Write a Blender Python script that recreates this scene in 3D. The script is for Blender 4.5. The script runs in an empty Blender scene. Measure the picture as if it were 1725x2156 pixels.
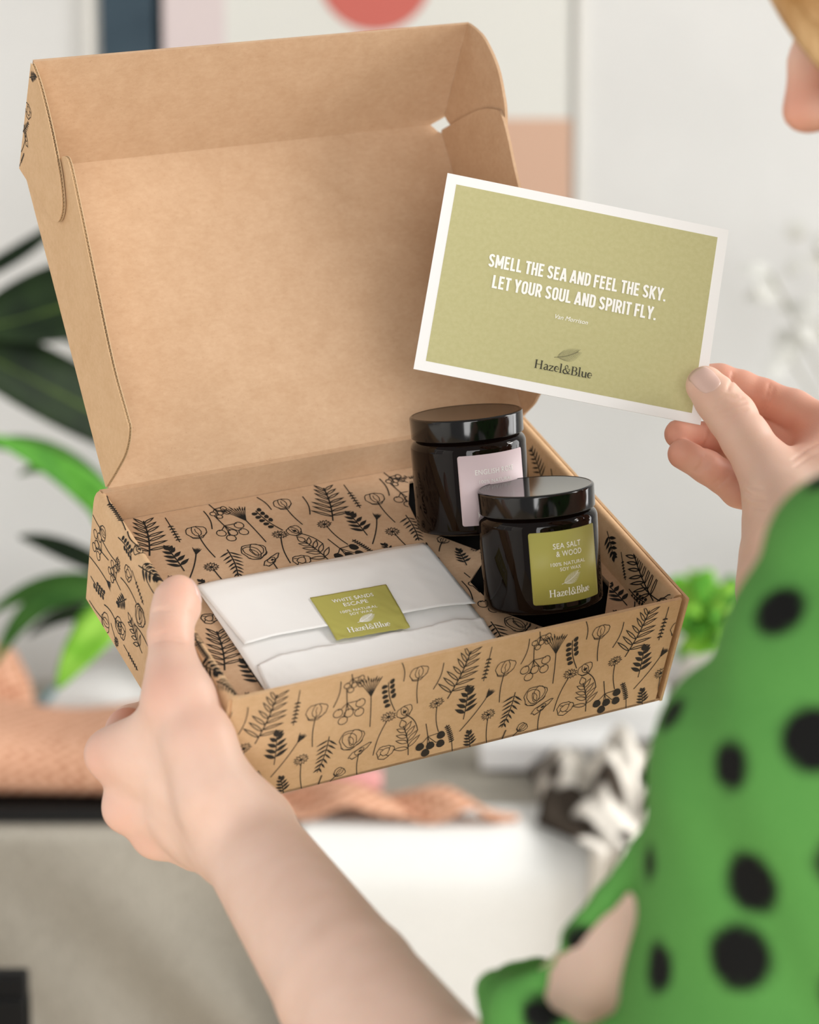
import bpy, bmesh, math, random
import numpy as np
from mathutils import Matrix, Vector
from mathutils.geometry import tessellate_polygon

random.seed(7)
scene = bpy.context.scene
col = scene.collection

# ------------------------------------------------------------------ camera
FPX = 4939.36                       # focal length in pixels of the 1725 px wide frame
PITCH = math.radians(8.0)
CAM = np.array([0.0, 0.0, 1.47])
RIGHT = np.array([1.0, 0.0, 0.0])
DOWN = np.array([0.0, -math.sin(PITCH), -math.cos(PITCH)])
FWD = np.array([0.0, math.cos(PITCH), -math.sin(PITCH)])
CB = np.stack([RIGHT, DOWN, FWD], axis=1)      # camera axes (x right, y down, z forward) -> world

cam_data = bpy.data.cameras.new("camera")
cam_data.sensor_fit = 'HORIZONTAL'
cam_data.sensor_width = 24.0
cam_data.lens = 24.0 * FPX / 1725.0
cam_data.clip_start = 0.05
cam_data.clip_end = 60
cam_data.dof.use_dof = True
cam_data.dof.focus_distance = 1.195
cam_data.dof.aperture_fstop = 5.0
cam = bpy.data.objects.new("camera", cam_data)
cam.location = CAM
cam.rotation_euler = (math.pi / 2 - PITCH, 0, 0)
col.objects.link(cam)
scene.camera = cam

# ------------------------------------------------------------------ light
world = bpy.data.worlds.new("daylight")
scene.world = world
world.use_nodes = True
wb = world.node_tree.nodes["Background"]
wb.inputs[0].default_value = (1.0, 0.99, 0.98, 1)
wb.inputs[1].default_value = 0.40

def area_light(name, loc, target, sx, sy, power, color=(1, 1, 1)):
    ld = bpy.data.lights.new(name, 'AREA')
    ld.shape = 'RECTANGLE'
    ld.size = sx
    ld.size_y = sy
    ld.energy = power
    ld.color = color
    o = bpy.data.objects.new(name, ld)
    o.location = loc
    d = Vector(target) - Vector(loc)
    o.rotation_euler = d.to_track_quat('-Z', 'Y').to_euler()
    col.objects.link(o)
    return o

# daylight entering through the tall windows of the right-hand wall
area_light("window_daylight_right", (1.97, 1.55, 1.70), (0.0, 1.4, 1.15), 1.5, 1.5, 44, (1.0, 0.99, 0.98))
area_light("added_fill_left", (-2.17, 0.35, 1.75), (0.0, 1.3, 1.25), 1.5, 1.5, 3, (1.0, 0.99, 0.98))  # added fill lamp at the left, softly brightens the front-left sides
area_light("added_fill_rear", (0.45, -2.05, 1.25), (0.0, 1.3, 1.20), 1.5, 1.8, 70, (1.0, 0.99, 0.975))  # added fill lamp behind the camera, no window is there
sun_d = bpy.data.lights.new("sun", 'SUN')
sun_d.energy = 2.7
sun_d.angle = math.radians(24)
sun_d.color = (1.0, 0.965, 0.92)
sun = bpy.data.objects.new("sun", sun_d)
sun.rotation_euler = (Vector((-0.83, -0.03, -0.50))).to_track_quat('-Z', 'Y').to_euler()
col.objects.link(sun)

scene.view_settings.view_transform = 'Standard'
scene.view_settings.look = 'None'
scene.view_settings.exposure = 0.0
scene.view_settings.gamma = 1.0
scene.view_settings.use_curve_mapping = False
try:
    scene.cycles.use_denoising = True
    scene.cycles.max_bounces = 8
    scene.cycles.transparent_max_bounces = 8
except Exception:
    pass

# ------------------------------------------------------------------ helpers
def P(u, v, d):
    """point seen at pixel (u, v) of the 1725x2156 frame, d metres in front of the lens"""
    c = np.array([(u - 862.5) / FPX * d, (v - 1078.0) / FPX * d, d])
    return CAM + CB @ c

def cam2world(c):
    return CAM + CB @ np.asarray(c, float)

def srgb(r, g, b):
    f = lambda x: (x / 12.92) if x <= 0.04045 else ((x + 0.055) / 1.055) ** 2.4
    return tuple(f(x / 255.0) for x in (r, g, b))

def mesh_obj(name, verts, faces, mat=None, parent=None, smooth=False):
    me = bpy.data.meshes.new(name)
    me.from_pydata([tuple(map(float, v)) for v in verts], [], [tuple(int(i) for i in f) for f in faces])
    if mat is not None:
        me.materials.append(mat)
    if smooth:
        me.polygons.foreach_set("use_smooth", [True] * len(me.polygons))
    me.update()
    o = bpy.data.objects.new(name, me)
    col.objects.link(o)
    if parent is not None:
        o.parent = parent
    return o

def empty(name, mat4=None, loc=None):
    o = bpy.data.objects.new(name, None)
    o.empty_display_size = 0.02
    col.objects.link(o)
    if mat4 is not None:
        o.matrix_world = mat4
    if loc is not None:
        o.location = tuple(loc)
    return o

def tag(o, label, cat, group=None, kind=None):
    o["label"] = label
    if cat:
        o["category"] = cat
    if group:
        o["group"] = group
    if kind:
        o["kind"] = kind
    return o

def structure(o, label=None):
    o["kind"] = "structure"
    if label:
        o["label"] = label
    return o

def principled(name, color, rough=0.6, spec=0.5, **kw):
    m = bpy.data.materials.new(name)
    m.use_nodes = True
    b = m.node_tree.nodes["Principled BSDF"]
    b.inputs["Base Color"].default_value = (*color, 1)
    b.inputs["Roughness"].default_value = rough
    b.inputs["Specular IOR Level"].default_value = spec
    for k, v in kw.items():
        b.inputs[k.replace("_", " ")].default_value = v
    return m

def noise_color(m, c1, c2, scale, detail=4, stretch=(1, 1, 1), coords="Object", rough=0.55, bump=0.0, bscale=None, lo=0.35, hi=0.65):
    """procedural two-tone colour, optional bump"""
    nt = m.node_tree
    b = nt.nodes["Principled BSDF"]
    tc = nt.nodes.new("ShaderNodeTexCoord")
    mp = nt.nodes.new("ShaderNodeMapping")
    mp.inputs["Scale"].default_value = stretch
    nt.links.new(tc.outputs[coords], mp.inputs[0])
    n = nt.nodes.new("ShaderNodeTexNoise")
    n.inputs["Scale"].default_value = scale
    n.inputs["Detail"].default_value = detail
    n.inputs["Roughness"].default_value = rough
    nt.links.new(mp.outputs[0], n.inputs["Vector"])
    r = nt.nodes.new("ShaderNodeValToRGB")
    r.color_ramp.elements[0].position = lo
    r.color_ramp.elements[1].position = hi
    r.color_ramp.elements[0].color = (*c1, 1)
    r.color_ramp.elements[1].color = (*c2, 1)
    nt.links.new(n.outputs["Fac"], r.inputs[0])
    nt.links.new(r.outputs[0], b.inputs["Base Color"])
    if bump:
        n2 = nt.nodes.new("ShaderNodeTexNoise")
        n2.inputs["Scale"].default_value = bscale or scale * 3
        n2.inputs["Detail"].default_value = 5
        nt.links.new(mp.outputs[0], n2.inputs["Vector"])
        bp = nt.nodes.new("ShaderNodeBump")
        bp.inputs["Strength"].default_value = bump
        bp.inputs["Distance"].default_value = 0.001
        nt.links.new(n2.outputs["Fac"], bp.inputs["Height"])
        nt.links.new(bp.outputs[0], b.inputs["Normal"])
    return m

def kraft_material(name, c1, c2):
    m = principled(name, c1, 0.8, 0.2)
    nt = m.node_tree
    b = nt.nodes["Principled BSDF"]
    tc = nt.nodes.new("ShaderNodeTexCoord")
    def noise(scale, stretch, detail, rough=0.6):
        mp = nt.nodes.new("ShaderNodeMapping")
        mp.inputs["Scale"].default_value = stretch
        nt.links.new(tc.outputs["Object"], mp.inputs[0])
        n = nt.nodes.new("ShaderNodeTexNoise")
        n.inputs["Scale"].default_value = scale
        n.inputs["Detail"].default_value = detail
        n.inputs["Roughness"].default_value = rough
        nt.links.new(mp.outputs[0], n.inputs["Vector"])
        return n.outputs["Fac"]
    big = noise(70, (1, 1, 1), 5)
    fib = noise(420, (0.6, 1.0, 1.0), 6, 0.7)
    mx = nt.nodes.new("ShaderNodeMath"); mx.operation = 'MULTIPLY_ADD'
    mx.inputs[1].default_value = 0.55
    nt.links.new(fib, mx.inputs[0])
    sc = nt.nodes.new("ShaderNodeMath"); sc.operation = 'MULTIPLY'; sc.inputs[1].default_value = 0.45
    nt.links.new(big, sc.inputs[0])
    nt.links.new(sc.outputs[0], mx.inputs[2])
    r = nt.nodes.new("ShaderNodeValToRGB")
    r.color_ramp.elements[0].position = 0.34
    r.color_ramp.elements[1].position = 0.66
    r.color_ramp.elements[0].color = (*c1, 1)
    r.color_ramp.elements[1].color = (*c2, 1)
    nt.links.new(mx.outputs[0], r.inputs[0])
    # sparse dark flecks of recycled fibre
    fl = noise(900, (1, 1, 1), 2, 0.5)
    rf = nt.nodes.new("ShaderNodeValToRGB")
    rf.color_ramp.elements[0].position = 0.25
    rf.color_ramp.elements[1].position = 0.32
    rf.color_ramp.elements[0].color = (0.86, 0.83, 0.80, 1)
    rf.color_ramp.elements[1].color = (1, 1, 1, 1)
    nt.links.new(fl, rf.inputs[0])
    mu = nt.nodes.new("ShaderNodeMix"); mu.data_type = 'RGBA'; mu.blend_type = 'MULTIPLY'
    mu.inputs[0].default_value = 1.0
    nt.links.new(r.outputs[0], mu.inputs[6])
    nt.links.new(rf.outputs[0], mu.inputs[7])
    nt.links.new(mu.outputs[2], b.inputs["Base Color"])
    bp = nt.nodes.new("ShaderNodeBump")
    bp.inputs["Strength"].default_value = 0.12
    bp.inputs["Distance"].default_value = 0.0006
    nt.links.new(mx.outputs[0], bp.inputs["Height"])
    nt.links.new(bp.outputs[0], b.inputs["Normal"])
    return m

M = {}
M["kraft"] = kraft_material("kraft_board", srgb(187, 153, 121), srgb(200, 168, 137))
M["kraft_out"] = kraft_material("kraft_board_outer", srgb(202, 166, 126), srgb(215, 181, 143))
M["liner"] = principled("kraft_cut_liner", srgb(205, 178, 142), 0.85, 0.2)
M["flute"] = principled("corrugated_flute", srgb(186, 156, 118), 0.85, 0.2)
M["gap_shade"] = principled("flute_gap_shade", srgb(120, 92, 62), 0.95, 0.1)  # dark brown for the shade in the flute gaps
M["ink"] = principled("black_ink", srgb(30, 28, 25), 0.75, 0.25)
M["ink_front"] = principled("charcoal_ink", srgb(52, 47, 42), 0.8, 0.2)
M["hole_shade"] = principled("painted_hole_shade", srgb(16, 15, 14), 0.95, 0.05)  # black that stands for the shade under the insert
M["white_card"] = principled("white_card_stock", srgb(240, 239, 238), 0.6, 0.3)
M["green_print"] = noise_color(principled("sage_green_print", srgb(188, 182, 132), 0.55, 0.3),
                               srgb(184, 179, 130), srgb(190, 185, 137), 420, 6)
M["olive_label"] = principled("olive_label_paper", srgb(176, 170, 88), 0.45, 0.35)
M["pink_label"] = principled("pale_mauve_label_paper", srgb(214, 196, 200), 0.45, 0.35)
M["white_ink"] = principled("white_ink", srgb(246, 245, 240), 0.6, 0.3)
M["logo_ink"] = principled("charcoal_logo_ink", srgb(62, 60, 50), 0.7, 0.25)
M["paper"] = principled("white_glassine_paper", srgb(241, 240, 238), 0.5, 0.3, Subsurface_Weight=0.0)
M["jar_lid"] = principled("black_lid_plastic", srgb(10, 9, 9), 0.11, 0.5)
M["jar_glass"] = principled("dark_amber_glass", (0.005, 0.0025, 0.0018), 0.03, 0.22)
M["wax"] = principled("soy_wax", srgb(235, 225, 205), 0.6, 0.3)
# ------------------------------------------------------------------ flat line art (print on board, lettering)
class Art:
    def __init__(self):
        self.v = []; self.f = []; self.fl = []; self.n = 0
    def ribbon(self, pts, w):
        pts = [np.array(p, float) for p in pts]
        n = len(pts)
        if n < 2: return
        if not hasattr(w, '__len__'): w = [w] * n
        base = len(self.v)
        for i, p in enumerate(pts):
            a = pts[max(i - 1, 0)]; b = pts[min(i + 1, n - 1)]
            d = b - a; L = np.hypot(*d)
            d = d / L if L > 1e-9 else np.array([1.0, 0])
            nrm = np.array([-d[1], d[0]])
            m = 1.0
            if 0 < i < n - 1:
                d1 = p - a; d1 = d1 / max(np.hypot(*d1), 1e-9)
                c = abs(d1 @ d)
                m = 1.0 / max(c, 0.55)
            self.v.append(p + nrm * w[i] * 0.5 * m); self.v.append(p - nrm * w[i] * 0.5 * m)
        self.n += 1
        for i in range(n - 1):
            k = base + 2 * i
            self.f.append((k, k + 1, k + 3, k + 2)); self.fl.append(self.n % 5)
    def fill(self, pts):
        pts = [np.array(p, float) for p in pts]
        c = sum(pts) / len(pts)
        b = len(self.v)
        self.v.append(c); self.v += pts
        n = len(pts); self.n += 1
        for i in range(n):
            self.f.append((b, b + 1 + i, b + 1 + (i + 1) % n)); self.fl.append(self.n % 5)
    def poly(self, verts, faces):
        b = len(self.v)
        self.v += [np.array(p[:2], float) for p in verts]
        self.f += [tuple(i + b for i in fc) for fc in faces]; self.fl += [0] * len(faces)
    def clip(self, x0, y0, x1, y1):
        V = []; Fc = []; Fl = []
        for fc, ly in zip(self.f, self.fl):
            pg = [self.v[i] for i in fc]
            for ax, lim, sg in ((0, x0, 1), (0, x1, -1), (1, y0, 1), (1, y1, -1)):
                out = []
                for i in range(len(pg)):
                    a, b = pg[i], pg[(i + 1) % len(pg)]
                    ia, ib = sg * (a[ax] - lim) >= 0, sg * (b[ax] - lim) >= 0
                    if ia: out.append(a)
                    if ia != ib:
                        t = (lim - a[ax]) / (b[ax] - a[ax]); out.append(a + t * (b - a))
                pg = out
                if len(pg) < 3: break
            if len(pg) >= 3:
                k = len(V); V += pg; Fc.append(tuple(range(k, k + len(pg)))); Fl.append(ly)
        self.v, self.f, self.fl = V, Fc, Fl
        return self
    def obj(self, name, fn, mat, parent):
        if not self.f: return None
        lay = np.zeros(len(self.v))
        for fc, ly in zip(self.f, self.fl):
            for i in fc: lay[i] = ly
        return mesh_obj(name, [fn(p[0], p[1], lay[k] * .00002) for k, p in enumerate(self.v)], self.f, mat, parent)   # overlapping strokes lie on top of each other

def ell(cx, cy, rx, ry, rot=0, n=16, wob=0.0, a0=0, a1=2 * math.pi):
    out = []
    for i in range(n + 1):
        a = a0 + (a1 - a0) * i / n
        k = 1 + wob * math.sin(3 * a + 1.3) + wob * .6 * math.sin(7 * a + .4)
        x, y = rx * k * math.cos(a), ry * k * math.sin(a)
        out.append((cx + x * math.cos(rot) - y * math.sin(rot), cy + x * math.sin(rot) + y * math.cos(rot)))
    return out

def leaf(bx, by, ang, L, wd, n=7):
    """closed leaf outline from its base point"""
    up = []; dn = []
    for i in range(n + 1):
        t = i / n
        h = wd * math.sin(math.pi * t ** 0.85) * (1 - .25 * t)
        up.append((t * L, h)); dn.append((t * L, -h))
    pts = up + dn[::-1][1:-1]
    c, s = math.cos(ang), math.sin(ang)
    return [(bx + x * c - y * s, by + x * s + y * c) for x, y in pts]

def motif(kind, L, rnd, lw):
    """strokes and fills of one sprig: base at the origin, growing along +y to length L (mm)"""
    ln = []; fi = []
    bend = rnd.uniform(-.06, .06) * L
    def S(t): return (bend * math.sin(math.pi * t), t * L)
    def stem(t0=0., t1=1., w=1.0): ln.append(([S(t0 + (t1 - t0) * i / 8) for i in range(9)], lw * w))
    if kind == 'fern_o':
        stem(0, .98, 1.25)
        for i in range(7):
            t = .13 + i * .125
            ll = L * (.40 - .028 * i)
            for sd in (-1, 1):
                x, y = S(t + (.03 if sd > 0 else 0))
                a = math.pi / 2 - sd * math.radians(68 - 4 * i + rnd.uniform(-6, 6))
                p = leaf(x, y, a, ll * rnd.uniform(.88, 1.08), L * .028)
                ln.append((p + p[:1], lw * .95))
    elif kind in ('leafy', 'leaf_o'):
        stem(0, .9)
        n = 4
        for i in range(n):
            t = .2 + i * .17
            for sd in (-1, 1):
                x, y = S(t + (.04 if sd > 0 else 0))
                a = math.pi / 2 - sd * math.radians(62 - 5 * i + rnd.uniform(-7, 7))
                p = leaf(x, y, a, L * (.36 - .035 * i), L * (.062 if kind == 'leafy' else .055))
                (fi.append(p) if kind == 'leafy' else ln.append((p + p[:1], lw * .8)))
        x, y = S(.86)
        p = leaf(x, y, math.pi / 2 + rnd.uniform(-.3, .3), L * .24, L * .085)
        (fi.append(p) if kind == 'leafy' else ln.append((p + p[:1], lw * .8)))
        if kind == 'leafy':
            fi.append(leaf(x, y, math.pi / 2 - .8, L * .22, L * .07))
    elif kind == 'fern_f':
        stem(0, 1)
        for i in range(7):
            t = .1 + i * .13
            for sd in (-1, 1):
                x, y = S(t)
                a = math.pi / 2 - sd * math.radians(60 - 3 * i + rnd.uniform(-5, 5))
                fi.append(leaf(x, y, a, L * (.32 - .025 * i), L * .026, 5))
    elif kind in ('lav', 'rosem'):
        stem(0, 1, .9)
        k = 6 if kind == 'lav' else 9
        for i in range(k):
            t = .34 + i * .64 / k
            for sd in (-1, 1):
                for j in range(2):
                    x, y = S(min(1, t + j * .02))
                    a = math.pi / 2 - sd * math.radians(48 + 30 * j)
                    fi.append(leaf(x, y, a, L * .085, L * .022, 4))
    elif kind in ('poppy', 'poppy2'):
        r = min(max(L * .24, 3.2), 6.0)
        fc = (rnd.uniform(-.1, .1) * L, L - r * .2)
        ln.append(([(fc[0] * t + bend * 1.6 * math.sin(math.pi * t), t * (fc[1] - r * .55)) for t in np.linspace(0, 1, 9)], lw))
        ln.append((ell(*fc, r, r * .88, .3, 20, .075), lw * .75))
        ln.append(([(fc[0] + r * a, fc[1] + r * b) for a, b in ((-.12, .86), (-.32, .45), (-.42, 0), (-.3, -.4), (-.05, -.62))], lw * .7))
        ln.append(([(fc[0] + r * a, fc[1] + r * b) for a, b in ((.2, .8), (.42, .4), (.46, 0), (.3, -.42), (.0, -.6))], lw * .7))
        ln.append(([(fc[0] + r * a, fc[1] + r * b) for a, b in ((.02, .5), (-.06, .1), (.06, -.3), (.0, -.62))], lw * .6))
        ln.append((ell(fc[0], fc[1] - r * .35, r * .8, r * .4, .1, 10, .05, math.pi, 2 * math.pi), lw * .7))
        if kind == 'poppy2':
            fi.append(ell(fc[0], fc[1], r * .26, r * .22, 0, 8, .15)[:-1])
    elif kind == 'stick':
        ln.append(([(bend * 2 * math.sin(math.pi * t), t * L) for t in np.linspace(0, 1, 8)], lw))
    elif kind in ('berry_o', 'berry_f'):
        r = min(max(L * .13, 1.6), 2.9)
        stem(0, .62)
        for (x, y) in ((-.36, .66), (-.31, .96), (-.02, .86), (.27, .74), (.15, 1.04)):
            cx, cy = x * L, y * L
            ln.append(([S(.5), (cx * .6, cy - L * .12), (cx, cy - r * .8)], lw * .8))
            if kind == 'berry_o': ln.append((ell(cx, cy, r, r * 1.05, 0, 14, .03), lw * .8))
            else: fi.append(ell(cx, cy, r * .95, r * 1.1, .3, 12, .04)[:-1])
    elif kind == 'grass':
        stem(0, .62)
        x0, y0 = S(.58)
        for i in range(9):
            a = math.radians(-26 + i * 6.5); q = L * rnd.uniform(.33, .44)
            ln.append(([(x0, y0), (x0 + math.sin(a) * q * .5, y0 + math.cos(a) * q * .5), (x0 + math.sin(a * 1.15) * q, y0 + math.cos(a) * q)], lw * .75))
            fi.append(leaf(x0 + math.sin(a) * q * .75, y0 + math.cos(a) * q * .75, math.pi / 2 - a * 1.5, L * .09, L * .015, 4))
    elif kind == 'euca':
        stem(0, .95)
        for i in range(5):
            t = .3 + i * .15
            for sd in (-1, 1):
                if i == 0 and sd > 0: continue
                x, y = S(t)
                fi.append(ell(x + sd * L * .10, y + L * .03 * sd, L * .075, L * .058, sd * .6 + .3, 10, .05)[:-1])
    elif kind in ('daisy', 'daisyb'):
        r = min(max(L * (.2 if kind == 'daisy' else .3), 2.2), 4.2)
        ln.append(([(bend * 2.2 * math.sin(math.pi * t), t * (L - r * .5)) for t in np.linspace(0, 1, 8)], lw))
        z = []
        for i in range(27):
            a = 2 * math.pi * i / 26
            k = r * (1.0 if i % 2 else .66) * rnd.uniform(.9, 1.08)
            z.append((k * math.cos(a), L + k * .78 * math.sin(a)))
        ln.append((z, lw * .7))
        for i in range(8):
            a = 2 * math.pi * i / 8 + .2
            ln.append(([(0, L - r * .1), (r * .62 * math.cos(a), L + r * .48 * math.sin(a))], lw * .7))
        fi.append(ell(0, L, r * .2, r * .17, 0, 8)[:-1])
    elif kind == 'thistle':
        stem(0, .8)
        x0, y0 = S(.78)
        for i in range(6):
            a = math.radians(-26 + i * 10)
            q = L * .2 * rnd.uniform(.8, 1.1)
            fi.append(leaf(x0 + math.sin(a) * L * .015, y0, math.pi / 2 - a, q, L * .016, 4))
        fi.append(leaf(x0, y0 - L * .03, math.pi / 2, L * .12, L * .03, 5))
    elif kind == 'peony':
        r = L * .52
        ln.append((ell(0, L * .5, r * 1.0, r * .95, 0, 22, .08), lw * .8))
        ln.append((ell(-r * .15, L * .5, r * .55, r * .8, .3, 16, .06), lw * .7))
        ln.append((ell(r * .35, L * .55, r * .5, r * .72, -.25, 16, .06), lw * .7))
        ln.append((ell(0, L * .25, r * .85, r * .42, 0, 12, .05, math.pi, 2 * math.pi), lw * .7))
        ln.append((ell(-r * .05, L * .42, r * .2, r * .5, .1, 10, .1), lw * .6))
    elif kind == 'sidep':
        ln.append(([(bend * 2 * math.sin(math.pi * t), t * L * .92) for t in np.linspace(0, 1, 8)], lw))
        r = max(L * .42, 3.5)
        ln.append((ell(0, L, r, r * .3, .55, 16, .16), lw * .8))
        ln.append((ell(0, L, r * .42, r * .25, .55, 12, .1), lw * .7))
        fi.append(ell(r * .1, L + r * .03, r * .16, r * .1, .5, 8)[:-1])
    elif kind == 'rose':
        r = L * .52
        ln.append((ell(0, L * .5, r, r * .9, 0, 18, .09), lw * .8))
        ln.append((ell(0, L * .52, r * .55, r * .45, .6, 12, .1), lw * .7))
        for a in (.4, 1.9, 3.3, 4.8):
            ln.append(([(r * .5 * math.cos(a), L * .5 + r * .45 * math.sin(a)), (r * .95 * math.cos(a + .35), L * .5 + r * .85 * math.sin(a + .35))], lw * .7))
    return ln, fi

def draw_motifs(items, lw=0.62, seed=3):
    art = Art()
    for k, (kind, bx, by, tx, ty) in enumerate(items):
        rnd = random.Random(sum(map(ord, kind)) * 31 + seed)
        dx, dy = tx - bx, ty - by
        L = math.hypot(dx, dy)
        c, s = dy / L, dx / L            # +y -> direction
        ln, fi = motif(kind, L, rnd, lw)
        tr = lambda p: (bx + p[0] * c + p[1] * s, by - p[0] * s + p[1] * c)
        for pts, w in ln: art.ribbon([tr(p) for p in pts], w)
        for pts in fi: art.fill([tr(p) for p in pts])
    return art

# one repeat of the printed pattern, 104 mm wide and 94 mm high (millimetres)
TILE = [('fern_o',119.2,37.5,127.6,66.4),('leafy',131.2,20.7,130.2,41.8),('lav',139.4,65.4,138.5,43.7),
('poppy',150.8,26.6,150.9,50.2),('stick',158.9,49.2,160.9,65.0),('berry_o',164.7,59.5,168.1,40.6),('berry_o',165.6,70.9,168.7,59.0),
('grass',181.3,30.8,176.5,65.2),('euca',194.1,37.5,187.3,58.5),('stick',195.9,55.8,193.1,68.2),('poppy',206.2,39.1,204.5,59.9),
('poppy2',209.3,20.7,200.5,36.9),('daisy',185.9,10.9,191.0,34.6),('daisy',221.7,16.4,217.5,36.2),('thistle',130.3,13.0,145.4,38.3),
('daisyb',148.4,-0.1,145.6,19.9),('leaf_o',206.4,5.3,199.5,28.1),('berry_f',213.5,23.9,218.8,5.5),('rosem',232.4,0.4,225.7,19.6),
('leafy',242.9,-0.8,239.4,11.7),('peony',173.3,19.2,170.6,31.6),('sidep',178.5,0.6,177.5,16.0),('rose',193.5,6.7,191.6,15.8),
('fern_f',159.3,30.9,155.6,8.6),('poppy',161.5,-3.1,169.0,5.4),('lav',156.9,-2.4,158.6,6.1),('stick',213.8,46.0,217.0,62.0),
('fern_f',138,92,132,74),('poppy2',150,71,156,86),('leafy',170,76,172,90),('daisy',186,72,182,88),('berry_f',200,90,203,76),('thistle',208,70,218,90),('rose',128,72,128,80)]

def tiled(x0, y0, x1, y1, ox, oy):
    out = []
    for i in range(-4, 4):
        for j in range(-3, 4):
            for (k, a, b, c, d) in TILE:
                q = (k, a + ox + 104 * i, b + oy + 94 * j, c + ox + 104 * i, d + oy + 94 * j)
                mx, my = (q[1] + q[3]) / 2, (q[2] + q[4]) / 2
                if x0 - 20 < mx < x1 + 20 and y0 - 20 < my < y1 + 20: out.append(q)
    return out

# ------------------------------------------------------------------ lettering
_text_cache = {}
def text_mesh(s, size=1.0, offset=0.0, space=1.0, shear=0.0):
    cu = bpy.data.curves.new("lettering_source", 'FONT')
    cu.body = s; cu.size = size; cu.offset = offset; cu.space_character = space; cu.shear = shear
    cu.resolution_u = 3; cu.align_x = 'LEFT'
    o = bpy.data.objects.new("lettering_source", cu)
    col.objects.link(o)
    bpy.context.view_layer.update()
    me = bpy.data.meshes.new_from_object(o.evaluated_get(bpy.context.evaluated_depsgraph_get()))
    v = [tuple(x.co) for x in me.vertices]; f = [tuple(p.vertices) for p in me.polygons]
    bpy.data.meshes.remove(me); bpy.data.objects.remove(o); bpy.data.curves.remove(cu)
    return np.array(v), f

def put_text(art, s, x0, x1, base, cap, offset=0.0, space=1.0, shear=0.0):
    """one line of plain lettering stretched to run from x0 to x1 with the given capital height"""
    v, f = text_mesh(s, 1.0, offset, space, shear)
    lo, hi = v[:, 0].min(), v[:, 0].max()
    h, _ = text_mesh("H", 1.0, offset)
    ch = h[:, 1].max()
    w = [((x - lo) / (hi - lo) * (x1 - x0) + x0, y / ch * cap + base) for x, y, _z in v]
    art.poly(w, f)

def arc(cx, cy, rx, ry, a0, a1, n=10):
    return [(cx + rx * math.cos(math.radians(a0 + (a1 - a0) * i / n)), cy + ry * math.sin(math.radians(a0 + (a1 - a0) * i / n))) for i in range(n + 1)]

# heavy condensed capitals: (strokes, advance); cell height 1, stroke .165
def gothic():
    w = .165; h = w / 2; W_ = .46
    G = {}
    L_, R_ = h, W_ - h
    G['L'] = ([[(L_, 0), (L_, 1)], [(0, h), (.38, h)]], .40)
    G['E'] = ([[(L_, 0), (L_, 1)], [(0, h), (.39, h)], [(0, 1 - h), (.39, 1 - h)], [(0, .52), (.36, .52)]], .42)
    G['F'] = ([[(L_, 0), (L_, 1)], [(0, 1 - h), (.39, 1 - h)], [(0, .52), (.35, .52)]], .40)
    G['T'] = ([[(.21, 0), (.21, 1)], [(0, 1 - h), (.42, 1 - h)]], .42)
    G['H'] = ([[(L_, 0), (L_, 1)], [(R_, 0), (R_, 1)], [(L_, .5), (R_, .5)]], W_)
    G['I'] = ([[(L_, 0), (L_, 1)]], w)
    G['N'] = ([[(L_, 0), (L_, 1)], [(R_ + .02, 0), (R_ + .02, 1)], [(L_, 1), (R_ + .02, 0)]], W_ + .02)
    G['M'] = ([[(L_, 0), (L_, 1)], [(.62 - h, 0), (.62 - h, 1)], [(L_, .98), (.31, .22)], [(.62 - h, .98), (.31, .22)]], .62)
    G['A'] = ([[(.06, 0), (.235, 1)], [(.44, 0), (.265, 1)], [(.12, .24), (.38, .24)]], .50)
    G['Y'] = ([[(.25, 0), (.25, .45)], [(.07, 1), (.25, .42)], [(.43, 1), (.25, .42)]], .50)
    G['K'] = ([[(L_, 0), (L_, 1)], [(L_ + .03, .38), (.42, 1)], [(.19, .55), (.44, 0)]], .49)
    U = [(L_, 1), (L_, .25)] + arc(.23, .25, .23 - h, .25 - h, 180, 360) + [(R_, 1)]
    G['U'] = ([U], W_)
    O = arc(.23, .27, .23 - h, .27 - h, 180, 360) + arc(.23, .73, .23 - h, .27 - h, 0, 180)
    G['O'] = ([O + [O[0]]], W_)
    D = [(L_, h), (.2, h)] + arc(.2, .28, R_ - .2, .28 - h, -90, 0) + arc(.2, .72, R_ - .2, .28 - h, 0, 90) + [(L_, 1 - h)]
    G['D'] = ([[(L_, 0), (L_, 1)], D], W_)
    Pp = [(L_, .44), (.2, .44)] + arc(.2, .68, R_ - .2, .24, -90, 0) + arc(.2, .72, R_ - .2, .28 - h, 0, 90) + [(L_, 1 - h)]
    G['P'] = ([[(L_, 0), (L_, 1)], Pp], W_ - .02)
    G['R'] = ([[(L_, 0), (L_, 1)], Pp, [(.24, .46), (.40, 0)]], W_ + .01)
    Sx = arc(.23, .735, .23 - h, .265 - h, 15, 180, 8) + [(.10, .66), (.16, .56), (.30, .44), (.36, .34)] + arc(.23, .265, .23 - h, .265 - h, 0, -165, 8)
    G['S'] = ([Sx], W_)
    G['.'] = ([[(.075, 0), (.075, .16)]], .15)
    return G, w
GOTHIC, GW = gothic()

def put_gothic(art, s, x0, x1, base, cap):
    x = 0; strokes = []
    for ch in s:
        if ch == ' ':
            x += .20; continue
        st, adv = GOTHIC[ch]
        for k in st: strokes.append([(p[0] + x, p[1]) for p in k])
        x += adv + .065
    x -= .065
    sx = (x1 - x0) / x
    for k in strokes:
        art.ribbon([(x0 + p[0] * sx, base + p[1] * cap) for p in k], GW * (sx + cap) * .5)

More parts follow.
